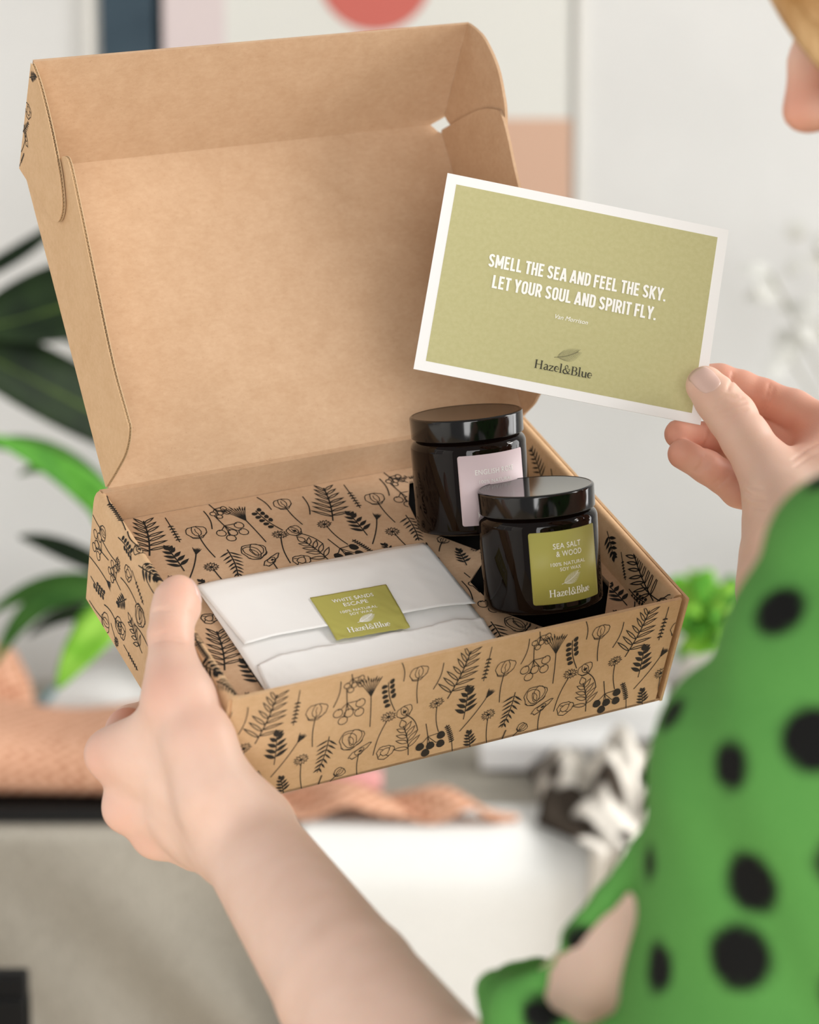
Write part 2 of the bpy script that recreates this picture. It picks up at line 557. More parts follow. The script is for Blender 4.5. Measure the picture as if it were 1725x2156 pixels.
# book-face letters of the maker's mark: strokes with widths per point, em units
def serif_glyphs():
    t, n = .105, .035
    G = {}
    def sf(x, y, w=.2): return ([(x - w / 2, y), (x + w / 2, y)], n * 1.15)
    c = .66; xh = .43
    G['H'] = ([([(.14, 0), (.14, c)], t), ([(.56, 0), (.56, c)], t), ([(.14, .34), (.56, .34)], n * 1.2),
               sf(.14, .017), sf(.14, c - .017), sf(.56, .017), sf(.56, c - .017)], .72)
    G['l'] = ([([(.12, 0), (.12, .71)], t * .92), sf(.12, .017, .22), ([(.02, .68), (.12, .70)], n)], .25)
    G['z'] = ([([(.04, xh - .03), (.36, xh - .03)], .055), ([(.35, xh - .02), (.04, .02)], .075), ([(.03, .03), (.37, .03)], .055),
               ([(.045, xh), (.045, xh - .12)], n), ([(.365, 0), (.365, .13)], n)], .41)
    G['a'] = ([(arc(.19, .30, .13, .13, 160, 0, 8) + [(.325, .09), (.35, .03), (.42, .03)], [n, n, .05, .06, .06, .07, .08, .09, .1, .1, .06, n]),
               ([(.32, .27), (.2, .23), (.09, .17), (.07, .10), (.12, .03), (.22, .03), (.32, .10)], [n, .05, .08, .09, .08, .055, n])], .43)
    G['e'] = ([([(.08, .235), (.36, .235)] + arc(.215, .235, .155, .195, 0, 315, 16), [n, n] + [n * 1.1, .035, .04, .045, .055, .075, .09, .1, .105, .105, .1, .09, .075, .06, .05, .04, n])], .42)
    G['u'] = ([([(.11, xh), (.11, .15), (.15, .05), (.23, .03), (.32, .08), (.37, .14)], [t, t, t * .9, .06, n, n]), ([(.385, xh), (.385, .0)], t * .95),
               ([(.02, xh - .015), (.12, xh - .015)], n), ([(.30, xh - .015), (.40, xh - .015)], n), ([(.38, .015), (.47, .015)], n)], .49)
    G['B'] = ([([(.14, 0), (.14, c)], t), ([(.03, .017), (.32, .017)], n), ([(.03, c - .017), (.30, c - .017)], n), ([(.14, .355), (.32, .355)], n),
               (arc(.29, .505, .155, .145, 90, -90, 8), [n, .05, .075, .09, .1, .09, .075, .05, n]),
               (arc(.31, .185, .185, .165, 90, -90, 8), [n, .05, .08, .1, .11, .1, .08, .05, n])], .57)
    G['&'] = ([(arc(.30, .52, .11, .13, -60, 270, 14), [n, n, .04, .05, .06, .07, .06, .05, .04, .04, .05, .06, .07, .06, .05]),
               ([(.30, .39), (.15, .33), (.07, .20), (.11, .07), (.24, .01), (.40, .06), (.53, .20), (.58, .36), (.50, .42), (.45, .36)], [.05, .07, .09, .1, .08, .06, .05, .045, .04, n]),
               ([(.22, .38), (.34, .22), (.50, .05), (.66, .06)], [n, .09, .09, n])], .66)
    return G
SERIF = serif_glyphs()

def put_logo(art, s, x0, x1, base, cap):
    x = 0; st = []
    for ch in s:
        g, adv = SERIF[ch]
        for pts, w in g: st.append(([(p[0] + x, p[1]) for p in pts], w))
        x += adv
    sx = (x1 - x0) / x; sy = cap / .66; sw = (sx + sy) / 2
    for pts, w in st:
        ww = [k * sw for k in w] if hasattr(w, '__len__') else w * sw
        if hasattr(ww, '__len__') and len(ww) != len(pts):
            ww = list(np.interp(np.linspace(0, 1, len(pts)), np.linspace(0, 1, len(ww)), ww))
        art.ribbon([(x0 + p[0] * sx, base + p[1] * sy) for p in pts], ww)

def put_feather(art, x0, y0, x1, y1, lw):
    """little feather mark: quill from (x0,y0) to (x1,y1) with fine barbs"""
    dx, dy = x1 - x0, y1 - y0
    L = math.hypot(dx, dy); ux, uy = dx / L, dy / L
    pt = lambda t, o: (x0 + ux * t * L - uy * o * L, y0 + uy * t * L + ux * o * L)
    q = lambda t: -.06 * math.sin(math.pi * t)
    art.ribbon([pt(t, q(t)) for t in np.linspace(0, 1, 9)], lw * 1.2)
    for i in range(17):
        t = .14 + i * .052
        for sd in (-1, 1):
            w = .24 * math.sin(math.pi * min(1, (t - .05) ** .8)) + .03
            art.ribbon([pt(t, q(t)), pt(t + .07, q(t) + sd * w * .6), pt(t + .16, q(t) + sd * w)], [lw, lw, lw * .4])
# ------------------------------------------------------------------ mailer box (local frame: x along the front, y to the back, z up)
BR = np.array([[0.87756495, -0.45837052, 0.14062798], [-0.16876534, -0.56984577, -0.80423507], [0.44877391, 0.68203538, -0.57743373]])
BT = np.array([-0.0913920, 0.1416270, 1.1171805])
BW, BD, BH = 0.2550, 0.1702, 0.0692
ZI = 0.0500
LID_L, TUCK = 0.1758, 0.0666
LA, TB = math.radians(50.79), math.radians(-8.13)
LX0, LX1 = 0.0071, 0.2560
LDIR = np.array([0, math.sin(LA), math.cos(LA)])          # up the lid
LNRM = np.array([0, -math.cos(LA), math.sin(LA)])         # lid panel normal, facing the reader
TDIR = np.array([0, math.sin(TB), math.cos(TB)])          # along the tuck flap
TNRM = np.array([0, -math.cos(TB), math.sin(TB)])

def to_mat4(Rm, tv):
    m = Matrix.Identity(4)
    for i in range(3):
        for j in range(3): m[i][j] = float(Rm[i][j])
        m[i][3] = float(tv[i])
    return m

BOXR = CB @ BR
BOXT = CAM + CB @ BT
BOX4 = to_mat4(BOXR, BOXT)
def box2world(p): return BOXT + BOXR @ np.asarray(p, float)

def slab(name, loops, O, ux, uy, n, th, mat, parent):
    """flat board cut to the given outline (loops[0]) and holes, th thick along n"""
    O, ux, uy, n = (np.asarray(a, float) for a in (O, ux, uy, n))
    tri = tessellate_polygon([[Vector((x, y, 0)) for x, y in lp] for lp in loops])
    flat = [p for lp in loops for p in lp]
    V = [O + ux * x + uy * y for x, y in flat] + [O + ux * x + uy * y + n * th for x, y in flat]
    k = len(flat)
    Fc = []
    for t in tri:
        Fc.append(tuple(t)); Fc.append(tuple(i + k for i in reversed(t)))
    s = 0
    for lp in loops:
        m = len(lp)
        for i in range(m):
            a, b = s + i, s + (i + 1) % m
            Fc.append((a, b, b + k, a + k))
        s += m
    o = mesh_obj(name, V, Fc, mat, parent)
    bm = bmesh.new(); bm.from_mesh(o.data)
    bmesh.ops.recalc_face_normals(bm, faces=bm.faces)
    bm.to_mesh(o.data); bm.free()
    return o

def smooth_poly(pts, per=6):
    """closed Catmull-Rom outline; points given as (x, y, 1) stay sharp corners"""
    n = len(pts); out = []
    for i in range(n):
        p0, p1, p2, p3 = (np.array(pts[(i + k) % n][:2], float) for k in (-1, 0, 1, 2))
        c1 = len(pts[i]) > 2; c2 = len(pts[(i + 1) % n]) > 2
        if c1 and c2:
            out.append(tuple(p1)); continue
        if c1: p0 = p1 - (p2 - p1)
        if c2: p3 = p2 + (p2 - p1)
        for j in range(per):
            t = j / per
            q = .5 * ((2 * p1) + (-p0 + p2) * t + (2 * p0 - 5 * p1 + 4 * p2 - p3) * t * t + (-p0 + 3 * p1 - 3 * p2 + p3) * t ** 3)
            out.append(tuple(q))
    return out

def resample(pts, step):
    pts = [np.array(p, float) for p in pts]; out = [pts[0]]; acc = 0
    for a, b in zip(pts, pts[1:]):
        L = np.linalg.norm(b - a)
        if L < 1e-9: continue
        s = step - acc
        while s <= L:
            out.append(a + (b - a) * s / L); s += step
        acc = (acc + L) % step
    return out

def corrugated(name, loop, cut, O, ux, uy, n, parent, th=0.0018, inward=(0, 0)):
    """board with two liners and an open fluted edge along the polyline `cut`"""
    li = 0.00032
    O, ux, uy, n = (np.asarray(a, float) for a in (O, ux, uy, n))
    part = slab(name, [loop], O, ux, uy, n, li, M["kraft_out"], parent)
    slab("inner_liner", [loop], O + n * (th - li), ux, uy, n, li, M["liner"], part)
    c = np.mean(np.array(loop), axis=0) if inward == (0, 0) else np.array(inward)
    gap_shade = [tuple(c + (np.array(p) - c) * .80) for p in loop]
    slab("gap_shade", [gap_shade], O + n * li, ux, uy, n, th - 2 * li, M["gap_shade"], part)  # added filler blocking light, its dark brown stands for shade between the liners
    s = resample(cut, 0.00098)
    V = []; Fc = []
    for i, p in enumerate(s):
        z = li if i % 2 else th - li
        d = c - p; d = d / np.linalg.norm(d)
        a = p + d * .0002; b = p + d * .0060
        V += [O + ux * a[0] + uy * a[1] + n * z, O + ux * b[0] + uy * b[1] + n * z]
        if i: Fc.append((2 * i - 2, 2 * i - 1, 2 * i + 1, 2 * i))
    fl = mesh_obj("flute", V, Fc, M["flute"], part)
    md = fl.modifiers.new("thickness", 'SOLIDIFY'); md.thickness = 0.00022; md.offset = 0
    return part

X, Y, Z = np.eye(3)
box = empty("mailer_box", BOX4)
tag(box, "open brown kraft mailer box printed with black wildflowers, held in the left hand", "box")

def rect(x0, y0, x1, y1): return [(x0, y0), (x1, y0), (x1, y1), (x0, y1)]

# base tray
slab("base_panel", [rect(0.0, 0.0, BW, BD)], (0, 0, 0), X, Y, Z, 0.0016, M["kraft"], box)
front = slab("front_panel", [rect(0.0005, 0.0, BW - 0.0042, BH - 0.0006)], (0, 0, 0), X, Z, Y, 0.0019, M["kraft_out"], box)
back = slab("back_panel", [rect(0.002, 0.0, BW - 0.002, BH)], (0, BD, 0), X, Z, -Y, 0.0035, M["kraft"], box)

def profile_wall(name, prof, y0, y1, parent, mat):
    """rolled-over side wall: closed cross-section in x/z swept along y"""
    n = len(prof); ys = np.linspace(y0, y1, 14)
    V = []; Fc = []
    for y in ys:
        for x, z in prof: V.append((x, y, z))
    for j in range(len(ys) - 1):
        for i in range(n):
            a, b = j * n + i, j * n + (i + 1) % n
            Fc.append((a, b, b + n, a + n))
    Fc.append(tuple(range(n))[::-1]); Fc.append(tuple(range((len(ys) - 1) * n, len(ys) * n)))
    o = mesh_obj(name, V, Fc, mat, parent, True)
    bm = bmesh.new(); bm.from_mesh(o.data)
    bmesh.ops.recalc_face_normals(bm, faces=bm.faces)
    bm.to_mesh(o.data); bm.free()
    md = o.modifiers.new("edge", 'EDGE_SPLIT'); md.split_angle = math.radians(50)
    return o

lw_x = -0.0012
lprof = [(lw_x, 0.0)] + [(lw_x, z) for z in (0.02, 0.04, 0.062)] + [(lw_x + .0004, 0.0660), (lw_x + .0013, 0.0683), (lw_x + .0026, 0.0692), (0.0030, 0.0692), (0.0042, 0.0684), (0.0050, 0.0665), (0.0066, 0.056), (0.0072, 0.044), (0.0072, 0.002), (0.001, 0.0)]
left_wall = profile_wall("left_wall", lprof, 0.0012, BD - 0.0010, box, M["kraft_out"])
rprof = [(BW - 0.0016, 0.0), (BW - 0.0016, 0.0672), (BW - .0025, 0.0688), (BW - 0.0045, 0.0692), (BW - 0.0062, 0.0690), (BW - 0.0072, 0.0680), (BW - 0.0120, 0.052), (BW - 0.0125, 0.044), (BW - 0.0125, 0.002)]
right_wall = profile_wall("right_wall", rprof, 0.0030, BD - 0.0036, box, M["kraft_out"])
right_skin = slab("right_outer_panel", [rect(-0.0006, 0.0, BD, BH - 0.0008)], (BW - 0.0015, 0, 0), Y, Z, X, 0.0015, M["kraft_out"], box)

# printed insert with two jar openings
holes = [[(.166, .066), (.1685, .040), (.190, .0145), (.2195, .0185), (.2375, .043), (.2365, .070), (.212, .083), (.184, .082)],
         [(.1665, .136), (.1625, .114), (.183, .0885), (.212, .093), (.231, .116), (.2295, .144), (.207, .157), (.177, .155)]]
insert = slab("printed_insert", [rect(.0072, .0021, BW - .0122, BD - .0038)] + holes, (0, 0, ZI), X, Y, -Z, 0.0016, M["kraft"], box)
# folded legs that carry the insert
for yy in (0.010, 0.085, 0.150):
    slab("insert_support", [rect(.012, .0018, .150, ZI - .0018)], (0, yy, 0), X, Z, Y, 0.0014, M["kraft"], box)

slab("hole_shade_pad", [rect(.153, .006, BW - .0135, BD - .006)], (0, 0, .030), X, Y, Z, .0125, M["hole_shade"], box)  # added black sheet, paints the shade inside the jar openings

# floral print
front_art = draw_motifs(tiled(0, 0, 255, 69, 0, 0), 0.50)
front_art.clip(0.6, 0.3, 250.6, 68.2).obj("floral_print", lambda a, b, h=0: (a * .001, -0.00015 - h, b * .001), M["ink_front"], front)
floor_art = draw_motifs(tiled(8, 2, 242, 166, -103, 96.5), 0.66)
def in_hole(p):
    for hl in holes:
        c = False; n = len(hl)
        for i in range(n):
            (x1, y1), (x2, y2) = hl[i], hl[(i + 1) % n]
            if (y1 > p[1]) != (y2 > p[1]) and p[0] < (x2 - x1) * (p[1] - y1) / (y2 - y1) + x1: c = not c
        if c: return True
    return False
floor_art.clip(7.6, 2.6, 242, 166)
_keep = [not any(in_hole(floor_art.v[i] * .001) for i in fc) for fc in floor_art.f]
floor_art.fl = [l for l, k in zip(floor_art.fl, _keep) if k]; floor_art.f = [fc for fc, k in zip(floor_art.f, _keep) if k]
floor_art.obj("floral_print", lambda a, b, h=0: (a * .001, b * .001, ZI + 0.00015 + h), M["ink"], insert)
LEFT_ART = [('poppy',171.7,56.0,153.5,54.3),('berry_o',144.7,43.4,163.1,41.0),('thistle',169.0,28.4,137.3,29.6),('daisy',154.6,49.0,133.2,49.2),
('euca',165.2,18.0,145.4,19.7),('leafy',119.5,37.5,130.0,26.8),('peony',104.1,45.6,100.0,34.2),('rose',125.5,18.1,116.9,13.6),('poppy2',145.4,14.1,125.3,17.3),
('leaf_o',95.5,21.1,114.3,30.4),('lav',117.9,9.0,98.5,7.5),('berry_o',127.1,37.3,141.2,40.5),('rose',123.1,56.6,116.9,50.1),('lav',115.9,58.4,99.2,49.3),
('stick',128.4,44.5,107.5,43.9),('stick',106.8,30.7,89.9,30.2),('daisyb',135.4,9.6,126.7,3.9),('poppy',164.5,2.3,141.0,6.1)]
LEFT_ART += [(k, a - 94, b, c - 94, d) for k, a, b, c, d in LEFT_ART]
draw_motifs(LEFT_ART, 0.62).clip(2, .5, 168.5, 62).obj("floral_print", lambda a, b, h=0: (lw_x - 0.00015 - h, a * .001, b * .001), M["ink"], left_wall)
# print running over the rolled top edge: distance along the profile measured inwards from x = -1.2 mm
ROLL = np.array([(lw_x, .062), (lw_x + .0004, 0.0660), (lw_x + .0013, 0.0683), (lw_x + .0026, 0.0692), (0.0030, 0.0692), (0.0042, 0.0684), (0.0050, 0.0665), (0.0066, 0.056)])
RD = np.concatenate([[0], np.cumsum(np.linalg.norm(np.diff(ROLL, axis=0), axis=1))])
def roll_pt(s, y, h=0):
    x = np.interp(s * .001, RD, ROLL[:, 0]); z = np.interp(s * .001, RD, ROLL[:, 1])
    c = np.array([0.002, 0.060]); d = np.array([x, z]) - c; d /= np.linalg.norm(d)
    return (x + d[0] * (.00025 + h), y * .001, z + d[1] * (.00025 + h))
TOP_ART = [('rosem',8.5,134,9.0,158),('euca',2.0,136,3.0,118),('poppy2',9.0,133,8.0,117),('leafy',3.5,110,10.0,92),('stick',2.5,99,4,79),('lav',8,88,5,66),
           ('poppy',3,60,9,44),('rosem',9,50,8,30),('leafy',2,34,9,18),('fern_f',5,16,10,2),('stick',11,165,10,150)]
roll_art = draw_motifs(TOP_ART, 0.6)
# long strokes are cut finely so that the ink follows the bend
def refine(art, step):
    V = []; Fc = []; Fl = []
    for fc, ly in zip(art.f, art.fl):
        pg = [art.v[i] for i in fc]
        if len(pg) == 4:
            n = max(1, int(np.linalg.norm(pg[0] - pg[3]) / step) + 1)
            for i in range(n):
                a = pg[0] + (pg[3] - pg[0]) * i / n; b = pg[1] + (pg[2] - pg[1]) * i / n
                c = pg[1] + (pg[2] - pg[1]) * (i + 1) / n; d = pg[0] + (pg[3] - pg[0]) * (i + 1) / n
                k = len(V); V += [a, b, c, d]; Fc.append((k, k + 1, k + 2, k + 3)); Fl.append(ly)
        else:
            k = len(V); V += pg; Fc.append(tuple(range(k, k + len(pg)))); Fl.append(ly)
    art.v, art.f, art.fl = V, Fc, Fl
    return art
refine(roll_art.clip(0.1, 2, 15.5, 168), 1.0).obj("floral_print", roll_pt, M["ink"], left_wall)
RIGHT_ART = [('fern_o',14,8,42,18),('fern_f',127,6,147,14),('euca',33,2,18,4),('sidep',27,9,8,11),('leafy',66,15,52,7),('lav',50,13,38,4),
             ('poppy',86,4,100,13),('rosem',110,14,92,6),('berry_o',125,15,112,5),('leafy',150,4,162,14),('stick',75,4,88,14)]
def right_pt(y, s, h=0):
    t = s / 18.0
    p0 = np.array([BW - .0125, .0500]); p1 = np.array([BW - .0072, .0680])
    x, z = p0 + (p1 - p0) * t
    return (x - .0002 - h, y * .001, z + .0001)
draw_motifs(RIGHT_ART, 0.62).clip(4, .4, 166, 17.8).obj("floral_print", right_pt, M["ink"], right_wall)

# lid: main panel, side flaps, tuck flap with rounded ears
HINGE = np.array([0, BD, BH])
lid = slab("lid_panel", [[(LX0, 0), (LX1, 0), (LX1, LID_L - .006), (LX1 - .0035, LID_L - .0045), (LX1 - .007, LID_L), (LX0, LID_L)]], HINGE, X, LDIR, -LNRM, 0.0017, M["kraft"], box)
O = HINGE + np.array([LX0 - .0017, 0, 0])
mm = lambda *p: tuple((a * .001, b * .001) for a, b in p)
# left flap drawn as (up the lid, towards the reader)
lf = smooth_poly([(.0005, .0005, 1), (.0035, .021), (.0075, .040), (.0150, .0525), (.0230, .0535), (.0500, .0528), (.0965, .0590), (.1320, .0640), (.1500, .0660), (.1560, .0630), (.1590, .0520), (.1640, .0250), (.1700, .0010, 1)], 5)
i1 = [i for i, p in enumerate(lf) if p[1] > .0505][-1]
corrugated("side_flap", lf, lf[:i1 + 4], O, LDIR, LNRM, X, box, inward=(.09, .012))
TF = HINGE + LID_L * LDIR
# left ear drawn as (up the tuck flap, towards the reader)
le = smooth_poly([(.0660, 0, 1), (.0655, .004), (.0615, .0150), (.0510, .0315), (.0415, .0432), (.0330, .0520), (.0215, .0590), (.0120, .0585), (.0065, .0535), (.0040, .0420), (.0030, .0250), (.0012, .0005, 1)], 5)
ie = [i for i, p in enumerate(le) if p[1] > .053][-1]
ear = corrugated("tuck_ear", le, le[:ie + 1], TF + np.array([LX0 - .0042, 0, 0]), TDIR, TNRM, X, box, inward=(.03, .012))
tuck = slab("tuck_flap", [[(LX0 - .0025, 0), (LX1 - .007, 0), (LX1 + .0018, .005), (LX1 + .0018, TUCK), (LX0 - .0025, TUCK)]], TF, X, TDIR, -TNRM, 0.0017, M["kraft"], box)
rf = smooth_poly([(.0005, .0005, 1), (.0022, .0134), (.0050, .0215), (.0110, .0400), (.0200, .0540), (.0400, .0585), (.1117, .0630), (.1382, .0664), (.1507, .0668), (.1564, .0633), (.1645, .0440), (.1710, .0060), (.1715, .0005, 1)], 5)
slab("side_flap", [rf], HINGE + np.array([LX1 - .0017, 0, 0]), LDIR, LNRM, X, 0.0017, M["kraft"], box)
re_ = smooth_poly([(.0670, 0, 1), (.0688, .0090), (.0690, .0198), (.0634, .0367), (.0534, .0491), (.0450, .0560), (.0300, .0620), (.0150, .0610), (.0080, .0500), (.0050, .0300), (.0050, .0060), (.0060, .0005, 1)], 5)
slab("tuck_ear", [re_], TF + np.array([LX1 + .0003, 0, 0]), TDIR, TNRM, X, 0.0017, M["kraft"], box)
# ink that bleeds over the folds of the lid
def ear_pt(a, b, h=0): return TF + np.array([LX0 - .0042 - .00012 - h, 0, 0]) + TDIR * a * .001 + TNRM * b * .001
draw_motifs([('leafy', 58, 1, 64, 9), ('rose', 36, 2, 43, 6), ('fern_f', 24, 0, 34, 6), ('sidep', 12, 1, 24, 5), ('lav', 3, 1, 14, 5)], 0.5).clip(1.5, .3, 64.5, 10).obj("ink_bleed", ear_pt, M["ink"], ear)

# ------------------------------------------------------------------ candle jars
def lathe(prof, n=72):
    V = []; Fc = []
    for r, z in prof:
        for i in range(n):
            a = 2 * math.pi * i / n
            V.append((r * math.cos(a), r * math.sin(a), z))
    for j in range(len(prof) - 1):
        for i in range(n):
            a, b = j * n + i, j * n + (i + 1) % n
            Fc.append((a, b, b + n, a + n))
    return V, Fc, n

def rounded(prof, rad, seg=4):
    out = []
    for i, p in enumerate(prof):
        p = np.array(p, float)
        r = rad[i] if i < len(rad) else 0
        if r == 0 or i in (0, len(prof) - 1):
            out.append(tuple(p)); continue
        a = np.array(prof[i - 1], float) - p; b = np.array(prof[i + 1], float) - p
        la, lb = np.linalg.norm(a), np.linalg.norm(b)
        r = min(r, la * .49, lb * .49)
        A = p + a / la * r; B = p + b / lb * r
        for k in range(seg + 1):
            t = k / seg
            out.append(tuple((1 - t) ** 2 * A + 2 * t * (1 - t) * p + t * t * B))
    return out

JR = .0303
def make_jar(name, px, py, d, label_mat, lines, lbl, zrot):
    up = np.array([-0.085, -0.980, -0.180]); up /= np.linalg.norm(up)
    fw = np.array([0, 0, 1.0]); fw -= fw @ up * up; fw /= np.linalg.norm(fw)
    rt = np.cross(fw, up)
    Rj = CB @ np.stack([rt, fw, up], axis=1)
    if np.linalg.det(Rj) < 0:
        Rj[:, 0] *= -1
    root = empty(name, to_mat4(Rj, P(px, py, d)))
    tag(root, lbl, "candle jar", "screw-lid candle jars in the mailer box")
    gp = rounded([(0.0, .0015), (.022, .0015), (.0235, 0), (JR, 0), (JR, .0455), (.0272, .0485), (.0272, .0545)], [0, .001, .001, .0038, .005, .001, 0], 5)
    V, Fc, n = lathe(gp); mesh_obj("glass_body", V, Fc, M["jar_glass"], root, True)
    lp = rounded([(0.0272, .0492), (.0295, .0488), (.0297, .0598), (.0284, .0604), (.0280, .0601), (0, .0601)], [0, .0006, .0012, .0006, .0006, 0], 4)
    V, Fc, n = lathe(lp); lid_o = mesh_obj("lid", V, Fc, M["jar_lid"], root, True)
    lp = rounded([(0.0, .0035), (.0262, .0035), (.0272, .006), (.0272, .040), (0, .040)], [0, .001, .001, .001, 0])
    V, Fc, n = lathe(lp); mesh_obj("wax", V, Fc, M["wax"], root, True)
    lw_, lh_, z0 = 39.0, 36.5, .0055
    th0 = math.radians(23.5 + zrot)
    def wrap(off):
        def fn(u, v, h=0):
            a = th0 + (u - lw_ / 2) * .001 / JR
            r = JR + off + h
            return (r * math.sin(a), -r * math.cos(a), z0 + v * .001)
        return fn
    pt = wrap(.00012); V = []; Fc = []
    nu = 40
    def lab_y(u):   # softly rounded corners
        rr = 1.2; e = min(u, lw_ - u)
        return 0 if e >= rr else rr - math.sqrt(max(0, rr * rr - (rr - e) ** 2))
    us = sorted(set(list(np.linspace(0, lw_, nu)) + [.15, .4, .8, lw_ - .15, lw_ - .4, lw_ - .8]))
    for u in us: V += [pt(u, lab_y(u)), pt(u, lh_ - lab_y(u))]
    for i in range(len(us) - 1): Fc.append((2 * i, 2 * i + 2, 2 * i + 3, 2 * i + 1))
    lab = mesh_obj("label", V, Fc, label_mat, root, True)
    md = lab.modifiers.new("thickness", 'SOLIDIFY'); md.thickness = .0001; md.offset = 1
    art = Art()
    for s, x0, x1, base, cap in lines: put_text(art, s, x0, x1, base, cap, 0.004, 1.05)
    put_feather(art, 15.0, 9.6, 24.2, 14.2, .16)
    put_logo(art, "Hazel&Blue", 8.2, 31.2, 3.6, 3.6)
    art.obj("lettering", wrap(.00034), M["white_ink"], lab)
    return root

make_jar("candle_jar", 1146, 1268, 1.195, M["olive_label"],
         [("SEA SALT", 11.8, 27.2, 27.6, 2.7), ("& WOOD", 13.2, 27.4, 23.6, 2.7), ("100% NATURAL", 10.0, 29.4, 18.9, 1.75), ("SOY WAX", 14.6, 26.4, 16.2, 1.75)],
         "front dark amber candle jar with a black lid and olive green sea salt label", 0)
make_jar("candle_jar", 1000, 1106, 1.235, M["pink_label"],
         [("ENGLISH ROSE", 8.6, 30.6, 26.2, 2.6), ("100% NATURAL", 10.4, 29.0, 21.6, 1.75), ("SOY WAX", 14.8, 26.2, 18.8, 1.75)],
         "rear dark amber candle jar with a black lid and pale pink rose label", 0)

# ------------------------------------------------------------------ white paper packet on the insert
packet = empty("paper_packet", to_mat4(BOXR, box2world((0, 0, ZI))))
tag(packet, "flat white paper packet with a folded flap and olive sticker inside the box", "packet")
_rn = random.Random(5)
_waves = [(_rn.uniform(20, 90), _rn.uniform(20, 90), _rn.uniform(0, 6.28), _rn.uniform(.1, .32)) for _ in range(14)]
def crinkle(x, y):
    return sum(a * math.sin(fx * x / 60 + fy * y / 60 * .7 + ph) for fx, fy, ph, a in _waves) * .24
def bulge(x, y):
    u = min(max((x - 27) / 131, 0), 1); v = min(max((y - 6) / 100, 0), 1)
    e = min(1, 6 * min(u, 1 - u) + .06) * min(1, 5 * min(v, 1 - v) + .12)
    return .5 + 3.0 * e ** .7
def bilerp(q, u, v):
    a, b, c, d = (np.array(k, float) for k in q)       # BL BR TR TL
    return (a * (1 - u) + b * u) * (1 - v) + (d * (1 - u) + c * u) * v
def sheet(name, quad, zf, nu, nv, mat, parent, edge=None, th=.00012):
    V = []; Fc = []
    for j in range(nv + 1):
        for i in range(nu + 1):
            u, v = i / nu, j / nv
            p = bilerp(quad, u, v)
            if edge is not None: p = p + np.array(edge(u, v))
            V.append((p[0] * .001, p[1] * .001, zf(p[0], p[1], u, v) * .001))
    for j in range(nv):
        for i in range(nu):
            a = j * (nu + 1) + i
            Fc.append((a, a + 1, a + nu + 2, a + nu + 1))
    o = mesh_obj(name, V, Fc, mat, parent, True)
    md = o.modifiers.new("thickness", 'SOLIDIFY'); md.thickness = th; md.offset = 1
    return o
sheet("back_sheet", [(28, 4), (155, 3), (158, 102), (28, 104)], lambda x, y, u, v: bulge(x, y) * .9 + crinkle(x, y) * .5, 40, 32, M["paper"], packet)
front_sheet = sheet("front_sheet", [(27, 3.2), (153, 3.0), (155.5, 34), (30.5, 37.5)],
                    lambda x, y, u, v: 1.0 + bulge(x, y) * 1.0 + crinkle(x, y) * .9 + (.9 * (v ** 6)) * (0.4 + .6 * math.sin(7 * u + 1) ** 2), 60, 22, M["paper"], packet,
                    lambda u, v: (0, (.7 * math.sin(9 * u) + .5 * math.sin(23 * u + 1)) * v ** 4 - (3.0 * v ** 4 * max(0, 1 - 9 * u))))
def flap_z(x, y): return 1.7 + bulge(x, y) + crinkle(x, y) * .35
flap = sheet("flap", [(31.2, 51.0), (157.6, 45.4), (157.4, 101.2), (27.6, 103.0)],
             lambda x, y, u, v: flap_z(x, y) * (1 - .55 * max(0, v - .93) / .07) + .5 * (1 - v) ** 8, 56, 26, M["paper"], packet,
             lambda u, v: (0, .9 * math.sin(5.5 * u + .8) * (v ** 5) + .35 * math.sin(17 * u) * v ** 5 + .3 * math.sin(6 * u) * (1 - v) ** 4))
ST = [(74.9, 38.6), (114.6, 36.2), (118.4, 70.3), (76.2, 72.0)]
def stick_z(x, y):
    ey = 51.0 - 5.6 * (x - 31.2) / 126.4          # lower edge of the flap
    k = min(max((y - ey + 7.5) / 7.0, 0), 1); k = k * k * (3 - 2 * k)
    return (1.0 + bulge(x, y) + crinkle(x, y) * .9) * (1 - k) + flap_z(x, y) * k + .75
sticker = sheet("sticker", ST, lambda x, y, u, v: stick_z(x, y), 34, 34, M["olive_label"], packet, None, .0001)
def st_pt(off):
    def fn(u, v, h=0):
        p = bilerp(ST, u / 39.0, v / 36.5)
        return (p[0] * .001, p[1] * .001, (stick_z(p[0], p[1]) + off) * .001 + h)
    return fn
art = Art()
put_text(art, "WHITE SANDS", 9.0, 30.0, 28.6, 2.8, .006, 1.05)
put_text(art, "ESCAPE", 13.2, 25.6, 24.3, 2.8, .006, 1.05)
put_text(art, "100% NATURAL", 9.6, 28.6, 19.3, 1.9, .004, 1.08)
put_text(art, "SOY WAX", 13.4, 25.2, 16.4, 1.9, .004, 1.08)
put_feather(art, 14.6, 9.8, 23.6, 14.2, .26)
put_logo(art, "Hazel&Blue", 7.8, 30.2, 3.8, 3.7)
art.obj("lettering", st_pt(.28), M["white_ink"], sticker)

